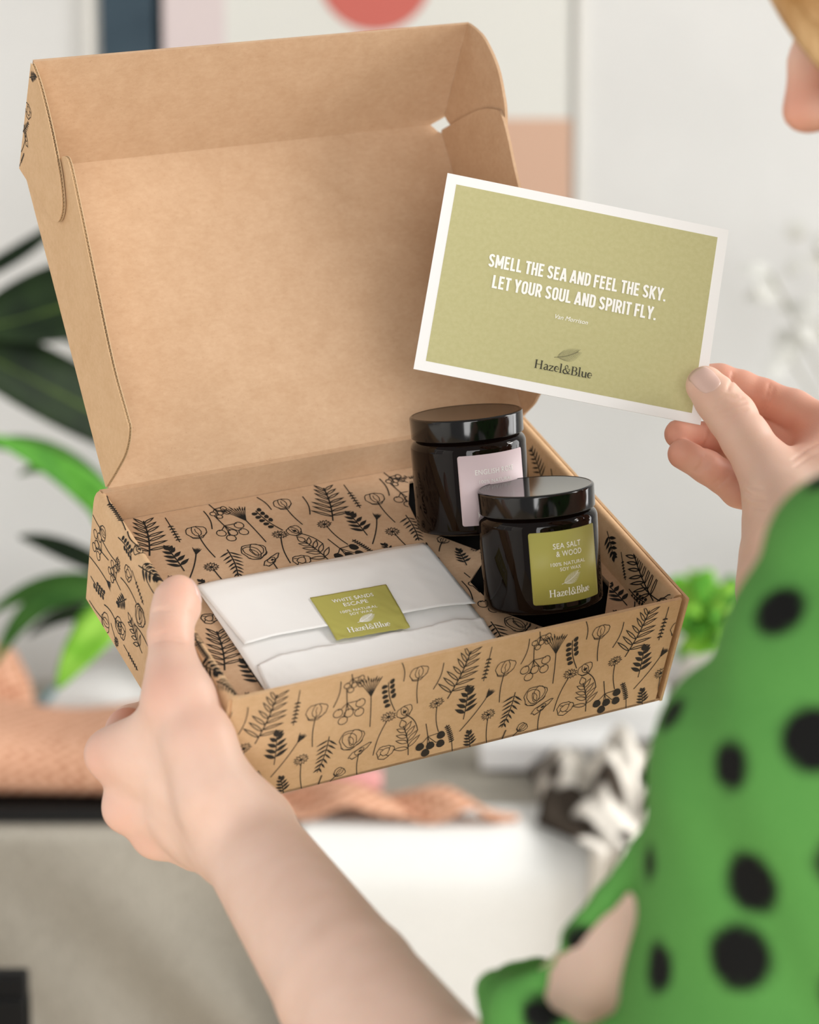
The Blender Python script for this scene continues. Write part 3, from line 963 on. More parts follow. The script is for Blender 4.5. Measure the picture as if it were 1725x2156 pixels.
# ------------------------------------------------------------------ postcard
CR = CB @ np.array([[0.97909279, 0.16564438, 0.11806456], [0.18647457, -0.96278824, -0.1956171], [0.0812683, 0.21354333, -0.97354749]])
CT = CAM + CB @ np.array([0.0020, -0.0715, 1.1718])
card = empty("postcard", to_mat4(CR, CT))
tag(card, "white-edged sage green postcard with a printed quote, held up by the right hand", "postcard")
slab("card_stock", [rect(0, 0, .148, .105)], (0, 0, -.0004), X, Y, Z, .0004, M["white_card"], card)
pp = slab("printed_panel", [rect(.0054, .0053, .1427, .0999)], (0, 0, 0), X, Y, Z, .00006, M["green_print"], card)
art = Art()
put_gothic(art, "SMELL THE SEA AND FEEL THE SKY.", 28.2, 120.6, 60.3, 6.9)
put_gothic(art, "LET YOUR SOUL AND SPIRIT FLY.", 31.9, 117.1, 49.5, 6.9)
put_text(art, "Van Morrison", 66.2, 83.2, 40.2, 2.3, 0.0, 1.0, .28)
art.obj("quote_lettering", lambda a, b, h=0: (a * .001, b * .001, .00020 + h), M["white_ink"], pp)
art = Art()
put_feather(art, 68.9, 20.0, 80.6, 25.2, .13)
put_logo(art, "Hazel&Blue", 59.6, 89.6, 12.6, 4.5)
art.obj("logo_lettering", lambda a, b, h=0: (a * .001, b * .001, .00020 + h), M["logo_ink"], pp)
# ------------------------------------------------------------------ room
def box_mesh(name, lo, hi, mat, parent=None, bevel=0.0):
    x0, y0, z0 = lo; x1, y1, z1 = hi
    V = [(x0, y0, z0), (x1, y0, z0), (x1, y1, z0), (x0, y1, z0), (x0, y0, z1), (x1, y0, z1), (x1, y1, z1), (x0, y1, z1)]
    Fc = [(0, 3, 2, 1), (4, 5, 6, 7), (0, 1, 5, 4), (1, 2, 6, 5), (2, 3, 7, 6), (3, 0, 4, 7)]
    o = mesh_obj(name, V, Fc, mat, parent)
    if bevel:
        md = o.modifiers.new("bevel", 'BEVEL'); md.width = bevel; md.segments = 2
    return o

M["wall"] = noise_color(principled("white_wall_paint", srgb(232, 232, 230), 0.9, 0.2), srgb(230, 230, 228), srgb(234, 234, 232), 6, 3, bump=.05, bscale=220)
M["floor"] = noise_color(principled("pale_oak_floor", srgb(196, 178, 154), 0.5, 0.3), srgb(186, 166, 140), srgb(206, 190, 168), 14, 5, (1, .08, 1))
M["frame_white"] = principled("white_frame_paint", srgb(236, 234, 228), 0.4, 0.4)
WALL_Y = 3.46
structure(box_mesh("wall_back", (-2.3, WALL_Y, 0), (2.1, WALL_Y + .1, 2.75), M["wall"]))
structure(box_mesh("floor", (-2.3, -2.2, -.05), (2.1, WALL_Y, 0), M["floor"]))
def wall_with_window(name, x0, x1, y0, y1, wy0, wy1, wz0, wz1, wname):
    V = []; Fc = []
    def bx(a, b):
        k = len(V); (p, q, r), (s, t, u) = a, b
        V.extend([(p, q, r), (s, q, r), (s, t, r), (p, t, r), (p, q, u), (s, q, u), (s, t, u), (p, t, u)])
        Fc.extend([tuple(i + k for i in f) for f in ((0, 3, 2, 1), (4, 5, 6, 7), (0, 1, 5, 4), (1, 2, 6, 5), (2, 3, 7, 6), (3, 0, 4, 7))])
    bx((x0, y0, 0), (x1, wy0, 2.75)); bx((x0, wy1, 0), (x1, y1, 2.75)); bx((x0, wy0, 0), (x1, wy1, wz0)); bx((x0, wy0, wz1), (x1, wy1, 2.75))
    structure(mesh_obj(name, V, Fc, M["wall"]))
    w = structure(empty(wname, loc=((x0 + x1) / 2, (wy0 + wy1) / 2, wz0)))
    xm = (x0 + x1) / 2; ox, oy, oz = w.location
    def bar(nm, lo, hi): return box_mesh(nm, (lo[0] - ox, lo[1] - oy, lo[2] - oz), (hi[0] - ox, hi[1] - oy, hi[2] - oz), M["frame_white"], w)
    f = .045
    bar("frame_bottom", (xm - .03, wy0, wz0), (xm + .03, wy1, wz0 + f)); bar("frame_top", (xm - .03, wy0, wz1 - f), (xm + .03, wy1, wz1))
    bar("frame_side", (xm - .03, wy0, wz0), (xm + .03, wy0 + f, wz1)); bar("frame_side", (xm - .03, wy1 - f, wz0), (xm + .03, wy1, wz1))
    ym = (wy0 + wy1) / 2
    bar("mullion", (xm - .02, ym - .025, wz0), (xm + .02, ym + .025, wz1))
wall_with_window("wall_right", 2.0, 2.1, -2.2, WALL_Y, 0.75, 3.05, 0.85, 2.5, "window_1")
structure(box_mesh("baseboard_left", (-2.2, -2.1, 0), (-2.185, WALL_Y, .09), M["frame_white"]))
wall_with_window("wall_left", -2.3, -2.2, -2.2, WALL_Y, -0.5, 1.2, 0.85, 2.5, "window_2")
structure(box_mesh("baseboard_back", (-2.2, WALL_Y - .015, 0), (2.0, WALL_Y, .09), M["frame_white"]))

def onwall(u, v, off=0.0):
    d = FWD + RIGHT * (u - 862.5) / FPX + DOWN * (v - 1078) / FPX
    t = (WALL_Y - off - CAM[1]) / d[1]
    return CAM + d * t
TZ = 0.75
def onplane(u, v, z=TZ):
    d = FWD + RIGHT * (u - 862.5) / FPX + DOWN * (v - 1078) / FPX
    t = (z - CAM[2]) / d[2]
    return CAM + d * t
def plane_y(u, v, Yp):
    d = FWD + RIGHT * (u - 862.5) / FPX + DOWN * (v - 1078) / FPX
    return CAM + d * (Yp - CAM[1]) / d[1]

# ------------------------------------------------------------------ framed abstract print
pa = onwall(196, 0, .02); pb = onwall(1216, 0, .02)
AX0, AX1, AZ0, AZ1 = pa[0], pb[0], 1.22, 2.22
art_root = empty("art_print", loc=((AX0 + AX1) / 2, WALL_Y, AZ0))
tag(art_root, "large white framed abstract print with a red disc and coloured blocks on the wall", "picture")
ao = np.array(art_root.location)
def arel(lo, hi): return tuple(np.array(lo) - ao), tuple(np.array(hi) - ao)
def abox(nm, lo, hi, mat, par=art_root): a, b = arel(lo, hi); return box_mesh(nm, a, b, mat, par)
M["art_paper"] = principled("print_paper", srgb(236, 236, 230), .7, .2)
M["art_navy"] = noise_color(principled("navy_ink", srgb(66, 82, 94), .7, .2), srgb(60, 76, 88), srgb(74, 92, 104), 9, 4)
M["art_pink"] = principled("pale_pink_ink", srgb(232, 218, 218), .7, .2)
M["art_red"] = principled("coral_red_ink", srgb(214, 116, 106), .7, .2)
M["art_peach"] = principled("peach_ink", srgb(222, 184, 160), .7, .2)
M["art_grey"] = principled("soft_grey_ink", srgb(222, 222, 214), .7, .2)
yb = WALL_Y
sheet_o = abox("print_sheet", (AX0 + .01, yb - .014, AZ0 + .01), (AX1 - .01, yb - .004, AZ1 - .01), M["art_paper"])
def ablk(nm, u0, v0, u1, v1, mat, dy):
    a = onwall(u0, v1, .0145); b = onwall(u1, v0, .0145)
    z0 = max(a[2], AZ0 + .03); z1 = min(b[2], AZ1 - .03)
    return abox(nm, (a[0], yb - .0150 - dy, z0), (b[0], yb - .0139, z1), mat, art_root)
ablk("navy_block", 219, -600, 334, 500, M["art_navy"], .0002)
ablk("pink_block", 336, -600, 466, 700, M["art_pink"], .0002)
ablk("peach_block", 1010, 250, 1204, 900, M["art_peach"], .0002)
c0 = onwall(790, -58, .0145); rr_ = np.linalg.norm(onwall(911, -58, .0145) - c0)
V = [(c0[0] - ao[0], yb - .0153 - ao[1], c0[2] - ao[2])]; Fc = []
for i in range(64):
    a = 2 * math.pi * i / 64
    V.append((c0[0] + rr_ * math.cos(a) - ao[0], yb - .0153 - ao[1], c0[2] + rr_ * math.sin(a) - ao[2]))
for i in range(64): Fc.append((0, 1 + (i + 1) % 64, 1 + i))
mesh_obj("red_disc", V, Fc, M["art_red"], art_root)
fw_ = .012
abox("frame_side", (AX0 - fw_, yb - .019, AZ0 - fw_), (AX0, yb, AZ1 + fw_), M["frame_white"])
abox("frame_side", (AX1, yb - .019, AZ0 - fw_), (AX1 + fw_, yb, AZ1 + fw_), M["frame_white"])
abox("frame_bottom", (AX0, yb - .019, AZ0 - fw_), (AX1, yb, AZ0), M["frame_white"])
abox("frame_top", (AX0, yb - .019, AZ1), (AX1, yb, AZ1 + fw_), M["frame_white"])

# ------------------------------------------------------------------ table with linen cloth
TY0, TY1 = 2.57, 3.36
M["wood"] = noise_color(principled("table_wood", srgb(170, 132, 92), .5, .3), srgb(152, 114, 76), srgb(184, 146, 104), 12, 5, (.1, 1, 1))
table = empty("table", loc=(0, (TY0 + TY1) / 2, 0))
tag(table, "long wooden table standing under the linen cloth by the white wall", "table")
ty = (TY0 + TY1) / 2
box_mesh("table_top", (-1.25, TY0 + .02 - ty, .705), (1.25, TY1 - ty, .745), M["wood"], table, .004)
for sx in (-1.17, 1.11):
    for sy in (TY0 + .07, TY1 - .12):
        box_mesh("leg", (sx, sy - ty, 0), (sx + .06, sy + .06 - ty, .705), M["wood"], table, .004)

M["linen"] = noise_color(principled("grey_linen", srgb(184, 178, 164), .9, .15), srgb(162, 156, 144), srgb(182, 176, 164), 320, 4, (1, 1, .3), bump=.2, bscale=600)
M["lit_cloth"] = noise_color(principled("lit_cloth_white", srgb(238, 238, 234), .9, .15), srgb(234, 234, 230), srgb(241, 241, 238), 300, 4, bump=.15, bscale=600)  # white puts the light on the table front into the colour
def drape(name, x0, x1, z_off, drop, ytop1, mat, seed, amp, freq, label, cat, skew=0.0, out=0.0):
    """cloth over the table top that rounds the front edge and hangs in folds"""
    rn = random.Random(seed); V = []; Fc = []
    ph = [rn.uniform(0, 6.28) for _ in range(5)]
    prof = [(ytop1, 0.0)] + [(TY0 + .10 - .09 * i / 4, 0.0) for i in range(5)]
    prof += [(TY0 + .008 - .014 * math.sin(a), -.014 * (1 - math.cos(a))) for a in np.linspace(.3, math.pi / 2, 5)]
    zz = -.014
    for i in range(1, 27): prof.append((TY0 - .006, zz - drop * i / 26))
    nx = int((x1 - x0) / .012)
    for i in range(nx + 1):
        x = x0 + (x1 - x0) * i / nx
        for (y, dz) in prof:
            hang = min(1, max(0, -dz / .35))
            s = x + skew * dz
            f = amp * hang * (math.sin(freq * s + ph[0]) + .6 * math.sin(freq * 2.1 * s + ph[1] + dz * 3) + .4 * math.sin(freq * .47 * s + ph[2] - dz * 2))
            V.append((x, y - f - .02 * hang - z_off - out * min(1, max(0, -dz / .04)), TZ - .003 + z_off + dz))
    m = len(prof)
    for i in range(nx):
        for j in range(m - 1):
            a = i * m + j; Fc.append((a, a + m, a + m + 1, a + 1))
    o = mesh_obj(name, V, Fc, mat, None, True)
    md = o.modifiers.new("thickness", 'SOLIDIFY'); md.thickness = .0012; md.offset = 0
    tag(o, label, cat); return o
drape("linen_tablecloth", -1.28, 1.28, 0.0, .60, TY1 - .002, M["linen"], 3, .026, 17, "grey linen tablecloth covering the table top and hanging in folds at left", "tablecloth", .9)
drape("lit_cloth_front", -0.126, 0.46, 0.004, .56, TY0 + .016, M["lit_cloth"], 8, .006, 12, "lit right part of the table front, added as a white cloth right of the forearm", "cloth", 0.0, .050)  # brightly lit stretch of the table front, painted as a separate white cloth

# ------------------------------------------------------------------ things on the table
M["terracotta"] = principled("terracotta_waffle_knit", srgb(206, 136, 96), .9, .2)
def waffle(m, scale):
    nt = m.node_tree; b = nt.nodes["Principled BSDF"]
    tc = nt.nodes.new("ShaderNodeTexCoord")
    mp = nt.nodes.new("ShaderNodeMapping"); mp.inputs["Rotation"].default_value = (.3, .5, .78)
    nt.links.new(tc.outputs["Object"], mp.inputs[0])
    v = nt.nodes.new("ShaderNodeTexVoronoi"); v.inputs["Scale"].default_value = scale; v.inputs["Randomness"].default_value = .15
    nt.links.new(mp.outputs[0], v.inputs["Vector"])
    r = nt.nodes.new("ShaderNodeValToRGB")
    r.color_ramp.elements[0].position = .15; r.color_ramp.elements[1].position = .6
    r.color_ramp.elements[0].color = (*srgb(164, 96, 60), 1); r.color_ramp.elements[1].color = (*srgb(238, 188, 158), 1)
    nt.links.new(v.outputs["Distance"], r.inputs[0]); nt.links.new(r.outputs[0], b.inputs["Base Color"])
    bp = nt.nodes.new("ShaderNodeBump"); bp.inputs["Strength"].default_value = .7; bp.inputs["Distance"].default_value = .004
    nt.links.new(v.outputs["Distance"], bp.inputs["Height"]); nt.links.new(bp.outputs[0], b.inputs["Normal"])
waffle(M["terracotta"], 95)

def soft_loft(name, sections, mat, parent=None, label=None, cat=None, n=28):
    """closed loft through (centre, half-depth, half-height, superellipse power) sections along x"""
    V = []; Fc = []
    for (c, a, b, p) in sections:
        for k in range(n):
            t = 2 * math.pi * k / n; ct, st = math.cos(t), math.sin(t)
            y = a * math.copysign(abs(ct) ** (2 / p), ct); z = b * math.copysign(abs(st) ** (2 / p), st)
            V.append((c[0], c[1] + y, c[2] + z))
    for i in range(len(sections) - 1):
        for k in range(n):
            q, r = i * n + k, i * n + (k + 1) % n
            Fc.append((q, r, r + n, q + n))
    Fc.append(tuple(range(n))[::-1]); Fc.append(tuple(range((len(sections) - 1) * n, len(sections) * n)))
    o = mesh_obj(name, V, Fc, mat, parent, True)
    bm = bmesh.new(); bm.from_mesh(o.data); bmesh.ops.recalc_face_normals(bm, faces=bm.faces); bm.to_mesh(o.data); bm.free()
    if label: tag(o, label, cat)
    return o
# folded blanket at the left of the table
xl = plane_y(-260, 1650, 2.70)[0]; xr = plane_y(455, 1650, 2.70)[0]
secs = []
for i in range(25):
    t = i / 24; x = xl + (xr - xl) * t
    e = min(1, 5 * min(t, 1 - t) + .25)
    hh = (.040 + .004 * math.sin(9 * t)) * e ** .5
    secs.append(((x, 2.715 + .01 * math.sin(5 * t), TZ + .017 + hh), (.120 + .006 * math.sin(7 * t)) * e ** .4, hh, 3.2))
soft_loft("folded_blanket", secs, M["terracotta"], None, "folded terracotta waffle-knit blanket on the table beside the left hand", "blanket")
c = plane_y(-30, 1545, 2.86)
secs = [((c[0] + dx, 2.90, TZ + .004 + h_), a_, h_, 2.2) for dx, a_, h_ in ((-.10, .03, .050), (-.08, .045, .066), (0, .05, .072), (.03, .045, .066), (.048, .032, .048), (.058, .012, .022))]
soft_loft("rolled_cloth", secs, M["terracotta"], None, "peach rolled cloth lying behind the terracotta blanket", "cloth")

box_mesh("black_slab", (xl - .02, 2.588, TZ + .0005), (xr + .03, 2.86, TZ + .016), principled("matt_black_slab", srgb(20, 20, 20), .6, .3), None, .004)  # flat black slab along the underside of the blanket
tag(bpy.data.objects["black_slab"], "flat black slab under the folded terracotta blanket", "tray")
# open magazine
M["page"] = principled("magazine_page", srgb(244, 243, 240), .5, .3)
M["teal"] = noise_color(principled("teal_blue_cover", srgb(70, 130, 160), .4, .4), srgb(60, 84, 140), srgb(96, 190, 200), 14, 2)
mag = empty("magazine", loc=tuple(onplane(190, 1545)))
tag(mag, "open magazine with white pages and a teal blue cover behind the blanket", "magazine")
mo = np.array(mag.location)
def page(nm, x0, x1, y0, y1, z0, lift, mat):
    V = []; Fc = []
    for i in range(15):
        t = i / 14; x = x0 + (x1 - x0) * t
        z = z0 + lift * math.sin(math.pi * min(1, t * 1.15)) ** 1.2
        V += [(x, y0, z), (x, y1, z)]
    for i in range(14): Fc.append((2 * i, 2 * i + 2, 2 * i + 3, 2 * i + 1))
    o = mesh_obj(nm, V, Fc, mat, mag, True)
    md = o.modifiers.new("thickness", 'SOLIDIFY'); md.thickness = .011; md.offset = 1
page("cover", -.085, .080, -.02, .225, .002, .004, M["teal"])
page("page_block", -.062, .076, .000, .215, .012, .012, M["page"])
page("page_block", -.058, .070, .012, .230, .022, .014, M["page"])

# crumpled terracotta cloth and soap further right
def crumple(name, ctrl, widths, mat, seed, label, cat, zamp=.02, base=TZ + .004):
    """strip of cloth lying in waves along the control points (x, y)"""
    rn = random.Random(seed); V = []; Fc = []
    N = 60; m = 14
    xs = [p[0] for p in ctrl]; ys = [p[1] for p in ctrl]; tt = np.linspace(0, 1, len(ctrl))
    for i in range(N + 1):
        t = i / N
        x, y, w = np.interp(t, tt, xs), np.interp(t, tt, ys), np.interp(t, tt, widths)
        for j in range(m + 1):
            s = j / m * 2 - 1
            z = base + zamp * (abs(math.sin(7.5 * t + .6 * s + seed)) ** 1.4) * (1 - .5 * s * s) * min(1, 8 * (1 - t) + .15) + .003 * math.sin(31 * t + 5 * s)
            V.append((x + .012 * math.sin(6 * t + 3 * s), y + s * w, max(z, base)))
    for i in range(N):
        for j in range(m):
            a = i * (m + 1) + j; Fc.append((a, a + m + 1, a + m + 2, a + 1))
    o = mesh_obj(name, V, Fc, mat, None, True)
    md = o.modifiers.new("thickness", 'SOLIDIFY'); md.thickness = .004; md.offset = 1
    tag(o, label, cat); return o
e0, e1, e2, e3 = onplane(520, 1712), onplane(700, 1712), onplane(880, 1722), onplane(1068, 1738)
crumple("crumpled_cloth", [(e0[0], e0[1]), (e1[0], e1[1]), (e2[0], e2[1]), (e3[0], e3[1])], [.055, .05, .042, .006], M["terracotta"], 2,
        "crumpled terracotta cloth running to a point along the table edge", "cloth", .030)
M["pink"] = principled("pink_soap", srgb(238, 168, 164), .5, .4)
s0 = onplane(745, 1668)
soft_loft("soap_bar", [((s0[0] + dx, s0[1], TZ + .004 + .012), a_, .012, 3) for dx, a_ in ((-.040, .012), (-.036, .022), (.030, .022), (.034, .012))], M["pink"], None,
          "small pink soap bar lying behind the crumpled terracotta cloth", "soap")
# flat white cartons at the right
M["carton"] = principled("white_carton", srgb(240, 240, 240), .6, .3)
def carton(u0, u1, v, hgt, dep, lbl, z=TZ + .003):
    a, b = onplane(u0, v, z), onplane(u1, v, z)
    r = empty("white_carton", loc=((a[0] + b[0]) / 2, a[1], z)); w = (b[0] - a[0]) / 2
    tag(r, lbl, "carton", "flat white cartons on the table")
    box_mesh("tray", (-w, 0, 0), (w, dep, hgt * .72), M["carton"], r, .003)
    box_mesh("lid", (-w - .002, -.002, hgt * .70), (w + .002, dep + .002, hgt), M["carton"], r, .003)
    return a[1]
carton(1012, 1322, 1622, .034, .10, "lower flat white carton beside the patterned scarf")
carton(1030, 1420, 1560, .050, .12, "taller white carton behind the flat white carton, under the box corner")

# patterned scarf sliding over the table edge
M["scarf"] = principled("black_and_cream_scarf", srgb(210, 204, 192), .9, .15)
nt = M["scarf"].node_tree; b = nt.nodes["Principled BSDF"]
tc = nt.nodes.new("ShaderNodeTexCoord"); nz = nt.nodes.new("ShaderNodeTexNoise"); nz.inputs["Scale"].default_value = 16; nz.inputs["Detail"].default_value = 1.5
mp = nt.nodes.new("ShaderNodeMapping"); mp.inputs["Scale"].default_value = (1, 1, .55); nt.links.new(tc.outputs["Object"], mp.inputs[0]); nt.links.new(mp.outputs[0], nz.inputs["Vector"])
r = nt.nodes.new("ShaderNodeValToRGB"); r.color_ramp.elements[0].position = .50; r.color_ramp.elements[1].position = .56
r.color_ramp.elements[0].color = (*srgb(222, 216, 206), 1); r.color_ramp.elements[1].color = (*srgb(58, 50, 42), 1)
nt.links.new(nz.outputs["Fac"], r.inputs[0]); nt.links.new(r.outputs[0], b.inputs["Base Color"])
V = []; Fc = []; N, m = 46, 30
x0 = onplane(1130, 1730)[0]; x1 = onplane(1480, 1730)[0]
for i in range(N + 1):
    s = i / N
    # path: heap on the table, over the edge, then hanging
    if s < .55: y = TY0 + .24 - .25 * s / .55; z = TZ + .006
    else: y = TY0 - .085 - .012 * math.sin(9 * s); z = TZ + .004 - .20 * (s - .55) / .45
    for j in range(m + 1):
        t = j / m
        w = t + .05 * math.sin(6 * s)
        lf_ = (.050 * abs(math.sin(8 * t + 3 * s)) + .030 * abs(math.sin(15 * t - 6 * s + 1))) * math.sin(math.pi * min(1, max(0, t))) ** .5
        if s < .55: V.append((x0 + (x1 - x0) * w, y + .012 * math.sin(14 * t), z + lf_ * math.sin(math.pi * (s / .55 * .85 + .1))))
        else: V.append((x0 + .30 * (x1 - x0) + (x1 - x0) * w * .7, y - lf_ * .5, z))
for i in range(N):
    for j in range(m):
        a = i * (m + 1) + j; Fc.append((a, a + m + 1, a + m + 2, a + 1))
o = mesh_obj("patterned_scarf", V, Fc, M["scarf"], None, True)
md = o.modifiers.new("thickness", 'SOLIDIFY'); md.thickness = .002; md.offset = 0
tag(o, "black and cream patterned scarf heaped on the table beside the green sleeve", "scarf")

# black chair, its back just reaching into the picture
M["black"] = principled("black_lacquer", srgb(8, 8, 8), .6, .2)
cr = plane_y(58, 2044, 1.95)
chair = empty("dining_chair", loc=(cr[0] - .22, 1.95, 0))
tag(chair, "black chair back reaching into the lower left corner", "chair")
hz = cr[2]
box_mesh("backrest", (-.20, -.012, hz - .30), (.22, .012, hz), M["black"], chair, .004)
box_mesh("seat", (-.20, .0, .43), (.22, .42, .46), M["black"], chair, .008)
for sx in (-.20, .185):
    box_mesh("leg", (sx, -.016, 0), (sx + .035, .016, hz - .02), M["black"], chair, .004)
    box_mesh("leg", (sx, .38, 0), (sx + .035, .415, .43), M["black"], chair, .004)

# ------------------------------------------------------------------ plants
def leaf_material(name, c1, c2):
    m = noise_color(principled(name, c1, .6, .18), c1, c2, 18, 3)
    b = m.node_tree.nodes["Principled BSDF"]; b.inputs["Subsurface Weight"].default_value = 0.0
    return m
M["leaf_dark"] = leaf_material("dark_glossy_leaf", srgb(16, 30, 14), srgb(32, 50, 22))
M["leaf_olive"] = leaf_material("olive_leaf_rib", srgb(66, 88, 36), srgb(84, 104, 44))
M["leaf_green"] = leaf_material("bright_green_leaf", srgb(64, 128, 34), srgb(96, 166, 54))
M["leaf_mid"] = leaf_material("mid_green_leaf", srgb(48, 88, 36), srgb(70, 112, 46))
M["leaf_lime"] = leaf_material("lime_green_leaf", srgb(92, 160, 30), srgb(150, 200, 80))
M["pot"] = principled("white_ceramic_pot", srgb(226, 222, 214), .35, .5)
M["soil"] = principled("potting_soil", srgb(58, 44, 34), .95, .1)

def leaf_mesh(name, pts, width, mat, parent, nrm=None, fold=.18, rib=None):
    """blade along a spine of world points, widest near the middle, slightly folded along the rib"""
    pts = [np.asarray(p, float) - po for p in pts]
    N = 18; sp = []
    tt = np.linspace(0, 1, len(pts)); A = np.array(pts)
    for i in range(N + 1):
        t = i / N
        # quadratic/cubic smoothing through the points
        if len(pts) == 3: sp.append((1 - t) ** 2 * A[0] + 2 * t * (1 - t) * (2 * A[1] - .5 * A[0] - .5 * A[2]) + t * t * A[2])
        else: sp.append(np.array([np.interp(t, tt, A[:, k]) for k in range(3)]))
    nrm = -FWD * .8 + np.array([0, 0, .5]) if nrm is None else np.asarray(nrm, float)
    V = []; Fc = []
    for i in range(N + 1):
        d = sp[min(i + 1, N)] - sp[max(i - 1, 0)]; d /= np.linalg.norm(d)
        sd = np.cross(d, nrm); sd /= np.linalg.norm(sd); up = np.cross(sd, d)
        t = i / N; w = width * math.sin(math.pi * min(1, t * .93 + .05)) ** .8
        for q in (-1, -.5, 0, .5, 1): V.append(sp[i] + sd * q * w + up * abs(q) * w * fold)
    for i in range(N):
        for k in range(4):
            a = i * 5 + k; Fc.append((a, a + 5, a + 6, a + 1))
    o = mesh_obj(name, V, Fc, mat, parent, True)
    md = o.modifiers.new("thickness", 'SOLIDIFY'); md.thickness = .0009; md.offset = 0
    if rib is not None:
        Vr = []; Fr = []
        for i in range(N + 1):
            d = sp[min(i + 1, N)] - sp[max(i - 1, 0)]; d /= np.linalg.norm(d)
            sd = np.cross(d, nrm); sd /= np.linalg.norm(sd); up = np.cross(sd, d)
            w = width * .085 * (1.15 - i / N)
            for q in range(6):
                an = 2 * math.pi * q / 6; Vr.append(sp[i] + sd * w * math.cos(an) + up * w * .8 * math.sin(an))
        for i in range(N):
            for q in range(6):
                a, b2 = i * 6 + q, i * 6 + (q + 1) % 6; Fr.append((a, b2, b2 + 6, a + 6))
        mesh_obj("midrib", Vr, Fr, rib, o, True)
    return o

def pot_at(root, r, h):
    pr_ = rounded([(0, .003), (r * .72, .003), (r * .72, 0), (r * .78, 0), (r, h), (r * .92, h), (r * .88, h * .88), (0, h * .88)], [0, 0, .002, .004, .004, .004, .003, 0], 3)
    V, Fc, n = lathe(pr_, 40); mesh_obj("pot", V, Fc, M["pot"], root, True)
    V, Fc, n = lathe([(r * .90, h * .89), (r * .5, h * .92), (0, h * .92)], 32); mesh_obj("soil", V, Fc, M["soil"], root, True)

def PD(u, v, d): return P(u, v, d)
# broad dark-leaved plant, its pot behind the box
pp_ = onplane(700, 1450); po = np.array([pp_[0], pp_[1], TZ + .002])
plant = empty("rubber_plant", loc=tuple(po))
tag(plant, "potted plant with broad glossy dark green leaves beside the box lid", "plant")
pot_at(plant, .085, .15)
crown = po + np.array([0, 0, .20])
def stalk(root, a, b, r, mat):
    a = np.asarray(a) - po; b = np.asarray(b) - po; m_ = (a + b) / 2 + np.array([0, 0, .02])
    d = b - a
    V = []; Fc = []
    for i in range(9):
        t = i / 8; p = (1 - t) ** 2 * a + 2 * t * (1 - t) * m_ + t * t * b
        for k in range(6):
            an = 2 * math.pi * k / 6; V.append(p + r * np.array([math.cos(an), math.sin(an), 0]))
    for i in range(8):
        for k in range(6):
            q, s = i * 6 + k, i * 6 + (k + 1) % 6; Fc.append((q, s, s + 6, q + 6))
    mesh_obj("stem", V, Fc, mat, root, True)
for (b0, m0, t0, w_, mt) in (
        ((430, 520, 2.75), (150, 640, 2.68), (-70, 695, 2.6), .056, "leaf_dark"),
        ((340, 780, 2.80), (150, 690, 2.78), (20, 640, 2.76), .022, "leaf_dark"),
        ((430, 990, 2.78), (110, 822, 2.66), (-240, 640, 2.55), .046, "leaf_dark"),
        ((120, 470, 2.8), (20, 545, 2.75), (-160, 640, 2.7), .012, "leaf_dark"),
        ((300, 420, 2.85), (420, 330, 2.8), (520, 240, 2.75), .04, "leaf_dark"),
        ((380, 600, 2.9), (560, 520, 2.9), (760, 520, 2.95), .05, "leaf_dark")):
    leaf_mesh("leaf", [PD(*b0), PD(*m0), PD(*t0)], w_, M[mt], plant, None, .16, M["leaf_olive"] if w_ > .04 else None)
    stalk(plant, crown, PD(*b0), .004, M["leaf_mid"])
stalk(plant, po + np.array([0, 0, .12]), crown + np.array([0, 0, .01]), .009, M["leaf_mid"])

# palm with arching bright blades
pp_ = onplane(480, 1478); po = np.array([pp_[0], pp_[1], TZ + .002])
palm = empty("parlour_palm", loc=tuple(po))
tag(palm, "potted palm with long arching bright green blades left of the box", "plant")
pot_at(palm, .065, .11)
hub = po + np.array([0, 0, .16])
for (b0, m0, t0, w_, mt) in (
        ((330, 1230, 2.62), (190, 1040, 2.58), (-40, 915, 2.5), .019, "leaf_green"),
        ((320, 1210, 2.64), (150, 985, 2.62), (-60, 940, 2.6), .016, "leaf_mid"),
        ((330, 1150, 2.66), (170, 1005, 2.64), (40, 1000, 2.62), .012, "leaf_mid"),
        ((320, 1290, 2.56), (245, 1120, 2.52), (120, 960, 2.46), .017, "leaf_green"),
        ((300, 1240, 2.66), (150, 1165, 2.64), (40, 1130, 2.62), .013, "leaf_dark"),
        ((300, 1260, 2.7), (130, 1230, 2.68), (-30, 1300, 2.66), .014, "leaf_mid"),
        ((290, 1270, 2.66), (110, 1260, 2.62), (-10, 1400, 2.6), .015, "leaf_mid"),
        ((300, 1250, 2.50), (205, 1330, 2.46), (122, 1450, 2.42), .022, "leaf_lime"),
        ((310, 1210, 2.56), (215, 1290, 2.56), (150, 1350, 2.56), .018, "leaf_green"),
        ((320, 1230, 2.7), (420, 1080, 2.7), (520, 1040, 2.72), .016, "leaf_green"),
        ((300, 1300, 2.72), (160, 1290, 2.74), (60, 1340, 2.76), .012, "leaf_dark")):
    leaf_mesh("leaf", [PD(*b0), PD(*m0), PD(*t0)], w_, M[mt], palm, None, .22)
    stalk(palm, hub, PD(*b0), .003, M["leaf_mid"])
stalk(palm, po + np.array([0, 0, .09]), hub + np.array([0, 0, .01]), .006, M["leaf_mid"])

